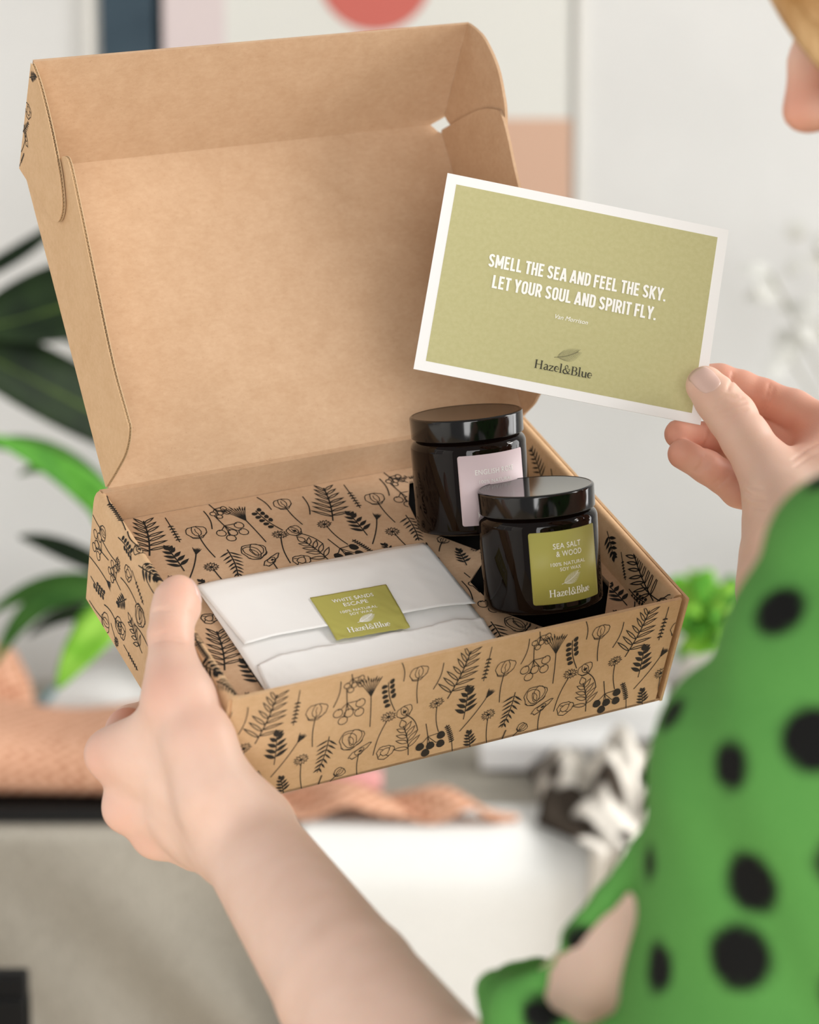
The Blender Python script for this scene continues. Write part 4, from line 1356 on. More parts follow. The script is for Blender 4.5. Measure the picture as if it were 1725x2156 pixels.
# bushy herb behind the right corner of the box
pp_ = onplane(1505, 1500); po = np.array([pp_[0], pp_[1], TZ + .002])
herb = empty("potted_herb", loc=tuple(po))
tag(herb, "potted bushy herb with small lime green leaves behind the right box corner", "plant")
pot_at(herb, .055, .10)
hrn = random.Random(21)
for i in range(150):
    u = hrn.gauss(1492, 46); v = 1290 + hrn.gauss(0, 40)
    if ((u - 1495) / 92) ** 2 + ((v - 1290) / 92) ** 2 > 1.15: continue
    d = 2.78 + hrn.uniform(-.06, .06)
    a = hrn.uniform(0, 6.28); c_ = PD(u, v, d)
    L_ = hrn.uniform(.010, .018)
    dr = np.array([math.cos(a), hrn.uniform(-.4, .4), math.sin(a) * .8 + .3]) * L_
    leaf_mesh("leaf", [c_ - dr, c_ + np.array([0, 0, .003]), c_ + dr], L_ * .55, M["leaf_lime"] if hrn.random() < .6 else M["leaf_green"], herb, None, .2)
for i in range(9):
    stalk(herb, po + np.array([hrn.uniform(-.02, .02), hrn.uniform(-.02, .02), .09]), PD(1495 + hrn.uniform(-60, 60), 1300 + hrn.uniform(-40, 20), 2.78), .0016, M["leaf_green"])

# white blossom branches in a vase, reaching in from the right
M["petal"] = principled("white_petal", srgb(226, 226, 220), .7, .2)
M["twig"] = principled("pale_grey_twig", srgb(176, 174, 160), .8, .2)
pp_ = onplane(1880, 1470); po = np.array([pp_[0], pp_[1], TZ + .002])
vase = empty("flower_vase", loc=tuple(po))
tag(vase, "vase with pale white blossom branches in front of the wall behind the person", "vase")
pr_ = rounded([(0, .004), (.035, .004), (.035, 0), (.045, 0), (.060, .10), (.035, .20), (.042, .24), (.038, .24), (.031, .20), (0, .19)], [0, 0, .002, .004, .04, .02, .002, .002, .01, 0], 5)
V, Fc, n = lathe(pr_, 36); mesh_obj("vase_body", V, Fc, M["pot"], vase, True)
vrn = random.Random(9)
for (u, v) in ((1622, 575), (1718, 505), (1715, 665), (1800, 600), (1650, 735), (1860, 520)):
    tip = PD(u, v, 3.18); stalk(vase, po + np.array([0, 0, .22]), tip, .0022, M["twig"])
    for k in range(7):
        c_ = tip + np.array([vrn.uniform(-.03, .03), vrn.uniform(-.03, .03), vrn.uniform(-.04, .02)])
        a = vrn.uniform(0, 6.28); dr = np.array([math.cos(a), vrn.uniform(-.3, .3), math.sin(a)]) * .016
        leaf_mesh("petal", [c_ - dr, c_ + np.array([0, -.003, .002]), c_ + dr], .011, M["petal"], vase, None, .3)
# ------------------------------------------------------------------ organic shapes from blended distance fields
class Field:
    def __init__(self, h):
        self.h = h; self.ops = []
    def chain(self, pts, k=0.003, join=0.003):
        """tapering limb through (point, radius) pairs; blended with k inside, joined to the rest with `join`"""
        self.ops.append(('chain', [(np.asarray(p, float), r) for p, r in pts], k, join)); return self
    def cut(self, pts, k):
        """shallow crease pressed in along a fine line"""
        self.ops.append(('cut', [(np.asarray(p, float), r) for p, r in pts], 0, k)); return self
    def ellip(self, c, rad, axes, join):
        self.ops.append(('ell', (np.asarray(c, float), np.asarray(rad, float), np.asarray(axes, float)), 0, join)); return self
    @staticmethod
    def seg(Pt, a, ra, b, rb):
        ba = b - a; L2 = max(float(ba @ ba), 1e-12)
        pa = Pt - a.astype(Pt.dtype)
        t = np.clip((pa @ ba.astype(Pt.dtype)) / Pt.dtype.type(L2), 0, 1)
        d = pa - t[..., None] * ba.astype(Pt.dtype)
        return np.sqrt((d * d).sum(-1)) - (ra + (rb - ra) * t)
    @staticmethod
    def smin(a, b, k):
        if k <= 0: return np.minimum(a, b)
        h = np.clip(.5 + .5 * (b - a) / k, 0, 1)
        return b + (a - b) * h - k * h * (1 - h)
    def op_eval(self, op, Pt):
        kind, dat, k, j = op
        if kind == 'ell':
            c, rad, ax = dat
            q = (Pt - c.astype(Pt.dtype)) @ ax.astype(Pt.dtype)
            q = q / rad.astype(Pt.dtype)
            ln = np.sqrt((q * q).sum(-1))
            return (ln - 1) * Pt.dtype.type(rad.min())
        if len(dat) == 1:
            return np.sqrt(((Pt - dat[0][0].astype(Pt.dtype)) ** 2).sum(-1)) - dat[0][1]
        d = None
        for (a, ra), (b, rb) in zip(dat, dat[1:]):
            s = self.seg(Pt, a, ra, b, rb)
            d = s if d is None else self.smin(d, s, k)
        return d
    def bounds(self, op, pad):
        if op[0] == 'ell':
            c, rad, ax = op[1]; r = rad.max(); return c - r - pad, c + r + pad
        lo = np.min([p - r for p, r in op[1]], axis=0) - pad; hi = np.max([p + r for p, r in op[1]], axis=0) + pad
        return lo, hi
    def at(self, Pt):
        Pt = np.asarray(Pt, float); F = np.full(Pt.shape[:-1], 9.0)
        for op in self.ops:
            d = self.op_eval(op, Pt)
            F = np.maximum(F, -d) if op[0] == 'cut' and op[3] == 0 else (-self.smin(-F, d, op[3]) if op[0] == 'cut' else self.smin(F, d, op[3]))
        return F
    def mesh(self, warp=None):
        h = self.h
        B = [self.bounds(o, 0.006) for o in self.ops if o[0] != 'cut']
        lo = np.min([b[0] for b in B], axis=0); hi = np.max([b[1] for b in B], axis=0)
        n = np.ceil((hi - lo) / h).astype(int) + 1
        F = np.full(n, 0.05, np.float32)
        ax = [(lo[i] + h * np.arange(n[i])).astype(np.float32) for i in range(3)]
        for op in self.ops:
            a, b = self.bounds(op, max(op[3] * 1.2, .004) + 2 * h)
            i0 = np.maximum(((a - lo) / h).astype(int), 0); i1 = np.minimum(((b - lo) / h).astype(int) + 2, n)
            if (i1 <= i0).any(): continue
            sl = tuple(slice(i0[q], i1[q]) for q in range(3))
            G = np.stack(np.meshgrid(ax[0][sl[0]], ax[1][sl[1]], ax[2][sl[2]], indexing='ij'), -1)
            d = self.op_eval(op, G).astype(np.float32)
            F[sl] = -self.smin(-F[sl], d, op[3]) if op[0] == 'cut' else self.smin(F[sl], d, op[3])
        if warp is not None:
            G = np.stack(np.meshgrid(*ax, indexing='ij'), -1); F = F + warp(G).astype(np.float32)
        return surface_nets(F, lo, h)

def surface_nets(F, lo, h):
    ins = F < 0
    nx, ny, nz = F.shape
    C = np.zeros((nx - 1, ny - 1, nz - 1), np.int8)
    for a in (0, 1):
        for b in (0, 1):
            for c in (0, 1):
                C += ins[a:nx - 1 + a, b:ny - 1 + b, c:nz - 1 + c]
    act = (C > 0) & (C < 8)
    I = np.argwhere(act)
    idx = np.full(act.shape, -1, np.int64); idx[act] = np.arange(len(I))
    acc = np.zeros((len(I), 3)); cnt = np.zeros(len(I))
    cor = [(a, b, c) for a in (0, 1) for b in (0, 1) for c in (0, 1)]
    for p in cor:
        for ax in range(3):
            if p[ax]: continue
            q = list(p); q[ax] = 1
            f0 = F[I[:, 0] + p[0], I[:, 1] + p[1], I[:, 2] + p[2]].astype(float)
            f1 = F[I[:, 0] + q[0], I[:, 1] + q[1], I[:, 2] + q[2]].astype(float)
            m = (f0 < 0) != (f1 < 0)
            t = np.where(m, f0 / np.where(m, f0 - f1, 1), 0)
            pos = np.array(p, float)[None] + 0 * t[:, None]; pos[:, ax] += t
            acc += pos * m[:, None]; cnt += m
    V = lo + h * (I + acc / np.maximum(cnt, 1)[:, None])
    quads = []
    for ax in range(3):
        sl0 = [slice(None)] * 3; sl1 = [slice(None)] * 3
        sl0[ax] = slice(0, -1); sl1[ax] = slice(1, None)
        a, b = ins[tuple(sl0)], ins[tuple(sl1)]
        u, w = (ax + 1) % 3, (ax + 2) % 3
        E = np.argwhere(a != b)
        ok = (E[:, u] > 0) & (E[:, w] > 0) & (E[:, u] < F.shape[u] - 1) & (E[:, w] < F.shape[w] - 1)
        E = E[ok]
        fl = a[tuple(E.T)]
        def g(du, dw):
            k = E.copy(); k[:, u] -= du; k[:, w] -= dw
            return idx[tuple(k.T)]
        q = np.stack([g(0, 0), g(1, 0), g(1, 1), g(0, 1)], 1)
        q[~fl] = q[~fl][:, ::-1]
        quads.append(q)
    return V, np.concatenate(quads)

def field_mesh_obj(name, parts, mat, parent=None, attr=None):
    """one mesh from one or several field surfaces"""
    V = []; Fc = []; k = 0
    for v, f in parts:
        V.append(v); Fc.append(f + k); k += len(v)
    V = np.concatenate(V); Fc = np.concatenate(Fc)
    me = bpy.data.meshes.new(name)
    me.vertices.add(len(V)); me.vertices.foreach_set("co", V.astype(np.float32).ravel())
    me.loops.add(Fc.size); me.loops.foreach_set("vertex_index", Fc.astype(np.int32).ravel())
    me.polygons.add(len(Fc)); me.polygons.foreach_set("loop_start", (np.arange(len(Fc)) * 4).astype(np.int32))
    me.polygons.foreach_set("loop_total", np.full(len(Fc), 4, np.int32))
    me.polygons.foreach_set("use_smooth", np.ones(len(Fc), bool))
    me.update(); me.validate()
    if attr:
        for an, val in attr.items():
            at = me.attributes.new(an, 'FLOAT', 'POINT'); at.data.foreach_set("value", np.asarray(val, np.float32))
    me.materials.append(mat)
    o = bpy.data.objects.new(name, me); col.objects.link(o)
    if parent is not None: o.parent = parent
    return o

# ------------------------------------------------------------------ skin, nails, hair, cloth
def skin_material():
    m = principled("skin", srgb(226, 178, 152), 0.48, 0.35)
    nt = m.node_tree; b = nt.nodes["Principled BSDF"]
    b.inputs["Subsurface Weight"].default_value = 0.22
    b.inputs["Subsurface Radius"].default_value = (0.010, 0.004, 0.002)
    b.inputs["Subsurface Scale"].default_value = 0.6
    tc = nt.nodes.new("ShaderNodeTexCoord")
    n = nt.nodes.new("ShaderNodeTexNoise"); n.inputs["Scale"].default_value = 55; n.inputs["Detail"].default_value = 5
    nt.links.new(tc.outputs["Object"], n.inputs["Vector"])
    r = nt.nodes.new("ShaderNodeValToRGB")
    r.color_ramp.elements[0].position = .3; r.color_ramp.elements[1].position = .72
    r.color_ramp.elements[0].color = (*srgb(229, 193, 173), 1); r.color_ramp.elements[1].color = (*srgb(235, 201, 183), 1)
    nt.links.new(n.outputs["Fac"], r.inputs[0])
    at = nt.nodes.new("ShaderNodeAttribute"); at.attribute_name = "blush"
    mx = nt.nodes.new("ShaderNodeMix"); mx.data_type = 'RGBA'
    nt.links.new(at.outputs["Fac"], mx.inputs[0])
    nt.links.new(r.outputs[0], mx.inputs[6])
    mx.inputs[7].default_value = (*srgb(216, 146, 122), 1)
    nt.links.new(mx.outputs[2], b.inputs["Base Color"])
    n2 = nt.nodes.new("ShaderNodeTexVoronoi"); n2.inputs["Scale"].default_value = 1100
    nt.links.new(tc.outputs["Object"], n2.inputs["Vector"])
    bp = nt.nodes.new("ShaderNodeBump"); bp.inputs["Strength"].default_value = .10; bp.inputs["Distance"].default_value = .0003
    nt.links.new(n2.outputs["Distance"], bp.inputs["Height"]); nt.links.new(bp.outputs[0], b.inputs["Normal"])
    return m
M["skin"] = skin_material()
M["nail"] = principled("bare_nail", srgb(222, 188, 176), 0.28, 0.5)
M["hair"] = noise_color(principled("blonde_hair", srgb(196, 158, 108), 0.5, 0.4), srgb(166, 124, 74), srgb(208, 172, 124), 90, 3, (1, 1, .15))
def blouse_material():
    m = principled("green_spotted_cloth", srgb(92, 152, 72), 0.85, 0.15)
    nt = m.node_tree; b = nt.nodes["Principled BSDF"]
    tc = nt.nodes.new("ShaderNodeTexCoord")
    n = nt.nodes.new("ShaderNodeTexNoise"); n.inputs["Scale"].default_value = 700; n.inputs["Detail"].default_value = 2
    nt.links.new(tc.outputs["Object"], n.inputs["Vector"])
    r = nt.nodes.new("ShaderNodeValToRGB")
    r.color_ramp.elements[0].color = (*srgb(74, 132, 60), 1); r.color_ramp.elements[1].color = (*srgb(94, 150, 76), 1)
    nt.links.new(n.outputs["Fac"], r.inputs[0])
    at = nt.nodes.new("ShaderNodeAttribute"); at.attribute_name = "spot"
    mx = nt.nodes.new("ShaderNodeMix"); mx.data_type = 'RGBA'
    nt.links.new(at.outputs["Fac"], mx.inputs[0]); nt.links.new(r.outputs[0], mx.inputs[6])
    mx.inputs[7].default_value = (*srgb(20, 20, 19), 1)
    nt.links.new(mx.outputs[2], b.inputs["Base Color"])
    return m
M["blouse"] = blouse_material()

B_ = lambda x, y, z: box2world((x * .001, y * .001, z * .001))

# ------------------------------------------------------------------ left arm, gripping the box
LH = Field(0.0013)
lw1, lw2 = P(537, 1762, 1.070), P(504, 1788, 1.078)
LH.chain([(lw1, .0182), (P(755, 2058, .965), .0232), (P(1004, 2385, .868), .0285)], .004, .02)
LH.chain([(lw2, .0165), (P(703, 2096, .972), .0228), (P(936, 2420, .872), .0280)], .004, .02)
LH.chain([(P(512, 1738, 1.072), .0160), (P(428, 1610, 1.093), .0138)], .004, .016)
LH.chain([(P(1668, 1720, .815), .037), (P(1408, 2036, .845), .0305), (P(1000, 2405, .868), .0315)], .01, .016)
# metacarpals: back of the hand
iM, mM, rM, pM = P(240, 1588, 1.120), P(277, 1694, 1.126), P(345, 1755, 1.130), P(420, 1786, 1.118)
LH.chain([(P(505, 1730, 1.075), .0150), (P(370, 1640, 1.096), .0125), (iM, .0112)], .004, .014)
LH.chain([(P(510, 1755, 1.080), .0150), (P(380, 1710, 1.104), .0130), (mM, .0112)], .004, .014)
LH.chain([(P(500, 1775, 1.085), .0150), (P(410, 1745, 1.108), .0130), (rM, .0108)], .004, .014)
LH.chain([(P(500, 1785, 1.090), .0150), (P(455, 1775, 1.105), .0130), (pM, .0102)], .004, .014)
# knuckles
LH.chain([(P(262, 1590, 1.118), .0105), (P(292, 1690, 1.122), .0105), (P(352, 1748, 1.124), .0100)], .004, .010)
for q, r_ in ((P(226, 1588, 1.117), .0098), (P(262, 1706, 1.122), .0092), (P(322, 1764, 1.126), .0085)):
    LH.chain([(q, r_)], 0, .008)
# thumb
tCMC, tMCP, tIP, tTIP = P(452, 1668, 1.070), P(388, 1478, 1.086), P(359, 1338, 1.104), P(370, 1262, 1.114)
LH.chain([(tCMC, .0172), (P(420, 1565, 1.078), .0165), (tMCP, .0148), (P(364, 1400, 1.096), .0112), (tIP, .0102), (P(365, 1292, 1.110), .0101), (tTIP, .0096), (P(377, 1247, 1.116), .0082)], .004, .012)
LH.chain([(P(366, 1448, 1.088), .0118)], 0, .010)
LH.chain([(P(386, 1278, 1.115), .0076)], 0, .006)
# web of skin between thumb and index
LH.chain([(P(352, 1498, 1.094), .0100), (P(290, 1560, 1.108), .0100)], .004, .014)
LH.chain([(P(400, 1560, 1.092), .0120), (P(300, 1590, 1.108), .0110)], .004, .014)
# fingers under the box
def finger(Fd, pts, j=.004): Fd.chain(pts, .003, j)
finger(LH, [(iM, .0108), (P(268, 1535, 1.142), .0098), (B_(-11.5, 80, -9.8), .0090), (B_(14, 86, -9.6), .0080), (B_(34, 88, -8.8), .0068)])
finger(LH, [(mM, .0106), (B_(-9, 57, -13.0), .0090), (B_(20, 62, -10.2), .0082), (B_(42, 64, -9.0), .0070)])
finger(LH, [(rM, .0102), (B_(-5, 33, -14.0), .0087), (B_(21, 39, -10.2), .0078), (B_(40, 41, -8.8), .0067)])
finger(LH, [(pM, .0094), (B_(2, 12, -13.5), .0078), (B_(20, 17, -10.0), .0068), (B_(35, 18, -8.2), .0058)])

# ------------------------------------------------------------------ right hand, pinching the card
RH = Field(0.00092)
RW = P(1672, 1262, 1.128)
RH.chain([(RW, .0215), (P(1740, 1480, 1.085), .027)], .004, .02)
RH.chain([(P(1640, 1245, 1.132), .0165), (P(1700, 1480, 1.095), .024)], .004, .02)
riM, rmM, rrM, rpM = P(1738, 902, 1.186), P(1722, 962, 1.190), P(1690, 1040, 1.186), P(1652, 1105, 1.180)
for q, m_ in ((riM, P(1690, 1200, 1.138)), (rmM, P(1680, 1210, 1.142)), (rrM, P(1665, 1215, 1.145)), (rpM, P(1655, 1225, 1.145))):
    RH.chain([(m_, .0150), (q, .0112)], .004, .016)
RH.chain([(P(1618, 1092, 1.170), .0125), (P(1630, 1160, 1.150), .0140), (P(1648, 1245, 1.135), .0150)], .004, .012)
# thumb with a broad last joint
rTIP, rIP, rMCP = P(1486, 812, 1.1715), P(1541, 876, 1.168), P(1604, 974, 1.160)
RH.chain([(P(1668, 1120, 1.138), .0200), (P(1640, 1050, 1.148), .0160), (rMCP, .0134), (P(1570, 922, 1.1635), .0122), (rIP, .0121), (P(1512, 842, 1.1695), .0112), (rTIP, .0099)], .003, .010)
RH.chain([(P(1700, 1000, 1.165), .0120), (P(1660, 1060, 1.155), .0160)], .003, .014)
# index, middle, ring, little finger
RH.chain([(P(1700, 945, 1.196), .0115), (P(1645, 925, 1.206), .0110), (P(1590, 915, 1.209), .0095)], .003, .006)
finger(RH, [(riM, .0112), (P(1672, 862, 1.194), .0098), (P(1606, 836, 1.1985), .0092), (P(1560, 818, 1.199), .0090), (P(1516, 802, 1.1985), .0084), (P(1450, 795, 1.1965), .0074)], .0035)
finger(RH, [(rmM, .0108), (P(1640, 962, 1.200), .0096), (P(1585, 952, 1.203), .0090), (P(1538, 934, 1.201), .0082), (P(1498, 922, 1.198), .0080), (P(1430, 914, 1.194), .0075)], .0020)
finger(RH, [(rrM, .0104), (P(1612, 1048, 1.192), .0096), (P(1556, 1030, 1.191), .0091), (P(1520, 1003, 1.189), .0082), (P(1490, 984, 1.187), .0082), (P(1438, 956, 1.184), .0077)], .0020)
finger(RH, [(rpM, .0098), (P(1604, 1098, 1.196), .0082), (P(1626, 1062, 1.206), .0074), (P(1660, 1050, 1.206), .0066)], .0030)
# creases: thumb knuckle, finger joints, wrist
def crease(Fd, px, r=.00045, k=.0014, d0=1.0):
    """fine fold pressed into the skin along a line of sight points"""
    path = []
    px = [np.array(p, float) for p in px]
    for a, b in zip(px, px[1:]):
        n = max(2, int(np.hypot(*(b - a)) / 6))
        path += [a + (b - a) * i / n for i in range(n)]
    path.append(px[-1])
    pts = []
    for u, v in path:
        d = d0
        for _ in range(40):
            s_ = float(Fd.at(P(u, v, d)[None])[0])
            d += s_ * .9
            if abs(s_) < 1e-4: break
        if abs(s_) < 1e-3 and d < 1.3: pts.append((P(u, v, d + .0001), r))
    if len(pts) > 2:
        pts[0] = (pts[0][0], r * .4); pts[-1] = (pts[-1][0], r * .4)
        return pts
RC = [[(1508, 862), (1535, 842), (1565, 838)], [(1514, 872), (1542, 856), (1572, 846)], [(1520, 884), (1548, 872), (1574, 860)], [(1506, 850), (1528, 836), (1550, 832)],
      [(1464, 992), (1480, 976), (1486, 958)], [(1470, 996), (1488, 980), (1494, 964)], [(1500, 1020), (1520, 1008), (1530, 988)], [(1508, 1026), (1528, 1012), (1538, 994)],
      [(1482, 944), (1488, 925), (1490, 905)], [(1600, 872), (1614, 838), (1622, 806)], [(1608, 874), (1624, 840), (1630, 812)], [(1532, 822), (1540, 804), (1544, 785)],
      [(1560, 1010), (1580, 1024), (1606, 1030)], [(1562, 1032), (1584, 1048), (1610, 1052)], [(1566, 1056), (1590, 1068), (1612, 1072)], [(1672, 985), (1700, 965), (1730, 950)], [(1668, 970), (1700, 945), (1730, 930)]]
RCP = [crease(RH, c_) for c_ in RC]
for q in RCP:
    if q: RH.cut(q, .0014)
LC = [[(316, 1292), (335, 1284), (362, 1284)], [(318, 1342), (345, 1334), (380, 1340)], [(320, 1352), (350, 1346), (384, 1352)], [(398, 1290), (408, 1296), (412, 1304)]]
LCP = [crease(LH, c_) for c_ in LC]
for q in LCP:
    if q: LH.cut(q, .0016)

# ------------------------------------------------------------------ head, neck and the limbs that run inside the clothes
hf = np.array([-0.925, 0.20, -0.32]); hf /= np.linalg.norm(hf)
hs = np.cross(hf, [0, 0, 1.0]); hs /= np.linalg.norm(hs)          # to her right
hu = np.cross(hs, hf)
HA = np.stack([hf, hs, hu], axis=1)
HC = P(1694, 232, 0.97) - HA @ (np.array([112, 0, -33]) * .001)
Hd = lambda a, b, c: HC + HA @ (np.array([a, b, c]) * .001)
HF = Field(0.0026)
HF.ellip(Hd(-12, 0, 34), (.094, .076, .082), HA, .01)
HF.chain([(Hd(42, 0, 8), .050), (Hd(50, 0, -52), .036)], .01, .03)
HF.chain([(Hd(64, 0, -86), .017)], 0, .03)
for sd in (-1, 1):
    HF.chain([(Hd(48, sd * 34, -22), .028)], 0, .025)
    HF.chain([(Hd(70, sd * 12, 20), .017), (Hd(62, sd * 44, 18), .014)], .01, .018)
    HF.chain([(Hd(-12, sd * 58, -62), .016), (Hd(54, sd * 20, -84), .016)], .01, .03)
    HF.ellip(Hd(-8, sd * 78, -8), (.018, .007, .030), HA, .008)
    HF.chain([(Hd(101, sd * 9.5, -37), .0072)], 0, .008)
    HF.cut([(Hd(103, sd * 5.5, -47), .0042)], .004)
    HF.chain([(Hd(78, sd * 31, 1), .0125)], 0, .006)
HF.chain([(Hd(90, 0, 10), .0075), (Hd(104, 0, -14), .0075), (Hd(112, 0, -33), .0092)], .006, .012)
HF.chain([(Hd(92, -16, -60), .006), (Hd(97, 0, -58), .0085), (Hd(92, 16, -60), .006)], .004, .008)
HF.chain([(Hd(90, -14, -67), .006), (Hd(94, 0, -69), .0085), (Hd(90, 14, -67), .006)], .004, .008)
HF.chain([(Hd(-28, 0, -50), .058), (Hd(-52, 0, -150), .056), (Hd(-62, 0, -215), .070)], .02, .03)
BF = Field(0.0045)
NK = Hd(-60, 0, -200)
LS, RS = P(2090, 1250, 0.81), P(2160, 1080, 1.16)
BF.chain([(NK, .055), (NK + np.array([.02, .0, -.06]), .075)], .02, .03)
BF.chain([(LS, .044), (NK + np.array([.01, 0, -.07]), .05), (RS, .044)], .02, .03)
BF.chain([(NK + np.array([.02, 0, -.12]), .10), (NK + np.array([.05, 0, -.34]), .105), (NK + np.array([.05, 0, -.52]), .11)], .04, .06)
BF.chain([(LS, .046), (P(1640, 1720, .815), .038)], .01, .03)
BF.chain([(RS, .046), (P(1960, 1750, 1.06), .038), (P(1735, 1470, 1.088), .0285)], .01, .03)
parts = [LH.mesh(), RH.mesh(), HF.mesh(), BF.mesh()]

AV = np.concatenate([p[0] for p in parts])
blush = np.zeros(len(AV))
for (q, r_, s_) in [(P(395, 1250, 1.106), .016, .40), (P(360, 1330, 1.094), .016, .32), (P(330, 1440, 1.075), .018, .40), (P(205, 1590, 1.112), .017, .42), (P(250, 1712, 1.115), .015, .32),
                    (P(280, 1490, 1.140), .022, .85), (P(318, 1762, 1.118), .013, .35), (P(420, 1500, 1.066), .018, .25),
                    (P(1480, 815, 1.162), .012, .25), (P(1412, 912, 1.190), .018, .85), (P(1416, 955, 1.180), .018, .80), (P(1480, 925, 1.192), .018, .8), (P(1500, 1000, 1.180), .022, .62), (P(1550, 1040, 1.182), .024, .5),
                    (P(1540, 800, 1.192), .022, .75), (P(1610, 840, 1.19), .026, .85), (P(1690, 890, 1.18), .03, .75), (P(1660, 930, 1.195), .02, .7), (P(1580, 1090, 1.17), .016, .4), (P(1700, 950, 1.18), .02, .5), (P(1545, 870, 1.157), .012, .22),
                    (Hd(112, 0, -34), .020, .95), (Hd(100, 0, -45), .016, .6), (Hd(95, 0, -62), .016, .9), (Hd(60, 45, -25), .03, .5), (Hd(60, -45, -25), .03, .5)]:
    d2 = ((AV - q) ** 2).sum(1)
    blush = np.maximum(blush, s_ * np.exp(-d2 / (2 * (r_ * .75) ** 2)))
person = field_mesh_obj("person", parts, M["skin"], None, {"blush": blush})
tag(person, "blonde person in a green blouse with black spots, opening the box", "person")

# fingernails laid on the fingertips
def nail(Fd, c, along, normal, L, Wd):
    along = np.asarray(along, float); normal = np.asarray(normal, float)
    along /= np.linalg.norm(along); normal = normal - normal @ along * along; normal /= np.linalg.norm(normal)
    side = np.cross(along, normal)
    n = 12; V = []; Fc = []
    for j in range(n + 1):
        for i in range(n + 1):
            u, v = i / n * 2 - 1, j / n * 2 - 1
            x, y = u * math.sqrt(1 - v * v / 2.4), v * math.sqrt(1 - u * u / 2.6)      # rounded square
            p = np.asarray(c) + side * x * Wd / 2 + along * y * L / 2 + normal * .006
            for _ in range(14):
                p = p - normal * max(-.002, min(.002, float(Fd.at(p[None])[0]))) * .8
            e = max(abs(u), abs(v))
            V.append(p + normal * (.00045 * (1 - e ** 6) - .0002 * e ** 6 + .0003 * max(0, v) ** 3))
    for j in range(n):
        for i in range(n):
            a = j * (n + 1) + i; Fc.append((a, a + 1, a + n + 2, a + n + 1))
    o = mesh_obj("fingernail", V, Fc, M["nail"], person, True)
    md = o.modifiers.new("thickness", 'SOLIDIFY'); md.thickness = .0005; md.offset = -1
    return o
toC = -FWD
nail(RH, P(1484, 801, 1.165), P(1476, 790, 1.17) - P(1520, 850, 1.17), toC + RIGHT * .12 - DOWN * .1, .0142, .0128)
nail(LH, P(386, 1243, 1.118), P(379, 1235, 1.118) - P(366, 1300, 1.109), RIGHT * .75 - DOWN * .4 + FWD * .12, .0120, .0110)
def lone(*pts): return Field(.001).chain(list(pts), .003, .003)
nail(lone((P(1498, 922, 1.198), .0080), (P(1430, 914, 1.194), .0075)), P(1424, 912, 1.196), P(1430, 914, 1.194) - P(1498, 922, 1.198), FWD * .75 - DOWN * .75, .0100, .0100)
nail(lone((P(1490, 984, 1.187), .0082), (P(1438, 956, 1.184), .0077)), P(1432, 953, 1.186), P(1438, 956, 1.184) - P(1490, 984, 1.187), FWD * .75 - DOWN * .75 - RIGHT * .2, .0100, .0100)

# eyes and brows
M["eye"] = principled("eye_white", srgb(235, 232, 228), .2, .5)
M["iris"] = principled("iris_blue_grey", srgb(70, 90, 100), .2, .5)
def ball(name, c, r, mat, parent, n=14):
    V = []; Fc = []
    for j in range(n + 1):
        th = math.pi * j / n
        for i in range(2 * n):
            ph = math.pi * i / n
            V.append(np.asarray(c) + r * np.array([math.sin(th) * math.cos(ph), math.sin(th) * math.sin(ph), math.cos(th)]))
    for j in range(n):
        for i in range(2 * n):
            a, b = j * 2 * n + i, j * 2 * n + (i + 1) % (2 * n)
            Fc.append((a, b, b + 2 * n, a + 2 * n))
    return mesh_obj(name, V, Fc, mat, parent, True)
for sd in (-1, 1):
    e = ball("eye", Hd(79.5, sd * 31, -1), .0122, M["eye"], person)
    ball("iris", Hd(86.5, sd * 31, -4), .0060, M["iris"], e, 8)

# hair: a cap and long locks that fall across the temple and cheek
def tube(name, pts, radii, mat, parent, n=8, flat=1.0, nrm=None):
    pts = [np.asarray(p, float) for p in pts]
    dense = []; rr = []
    m = len(pts)
    for i in range(m - 1):
        p0, p1, p2, p3 = pts[max(i - 1, 0)], pts[i], pts[i + 1], pts[min(i + 2, m - 1)]
        for j in range(6):
            t = j / 6
            dense.append(.5 * (2 * p1 + (p2 - p0) * t + (2 * p0 - 5 * p1 + 4 * p2 - p3) * t * t + (3 * p1 - p0 - 3 * p2 + p3) * t ** 3)); rr.append(radii[i] + (radii[i + 1] - radii[i]) * t)
    dense.append(pts[-1]); rr.append(radii[-1])
    V = []; Fc = []
    for i, p in enumerate(dense):
        d = dense[min(i + 1, len(dense) - 1)] - dense[max(i - 1, 0)]; d /= np.linalg.norm(d)
        a = np.cross(d, nrm if nrm is not None else np.array([.31, .2, .9])); a /= np.linalg.norm(a); b = np.cross(d, a)
        for k in range(n):
            th = 2 * math.pi * k / n
            V.append(p + rr[i] * (a * math.cos(th) + b * flat * math.sin(th)))
    for i in range(len(dense) - 1):
        for k in range(n):
            a, b = i * n + k, i * n + (k + 1) % n
            Fc.append((a, b, b + n, a + n))
    Fc.append(tuple(range(n))[::-1]); Fc.append(tuple(range((len(dense) - 1) * n, len(dense) * n)))
    if name is None: return V, Fc
    return mesh_obj(name, V, Fc, mat, parent, True)

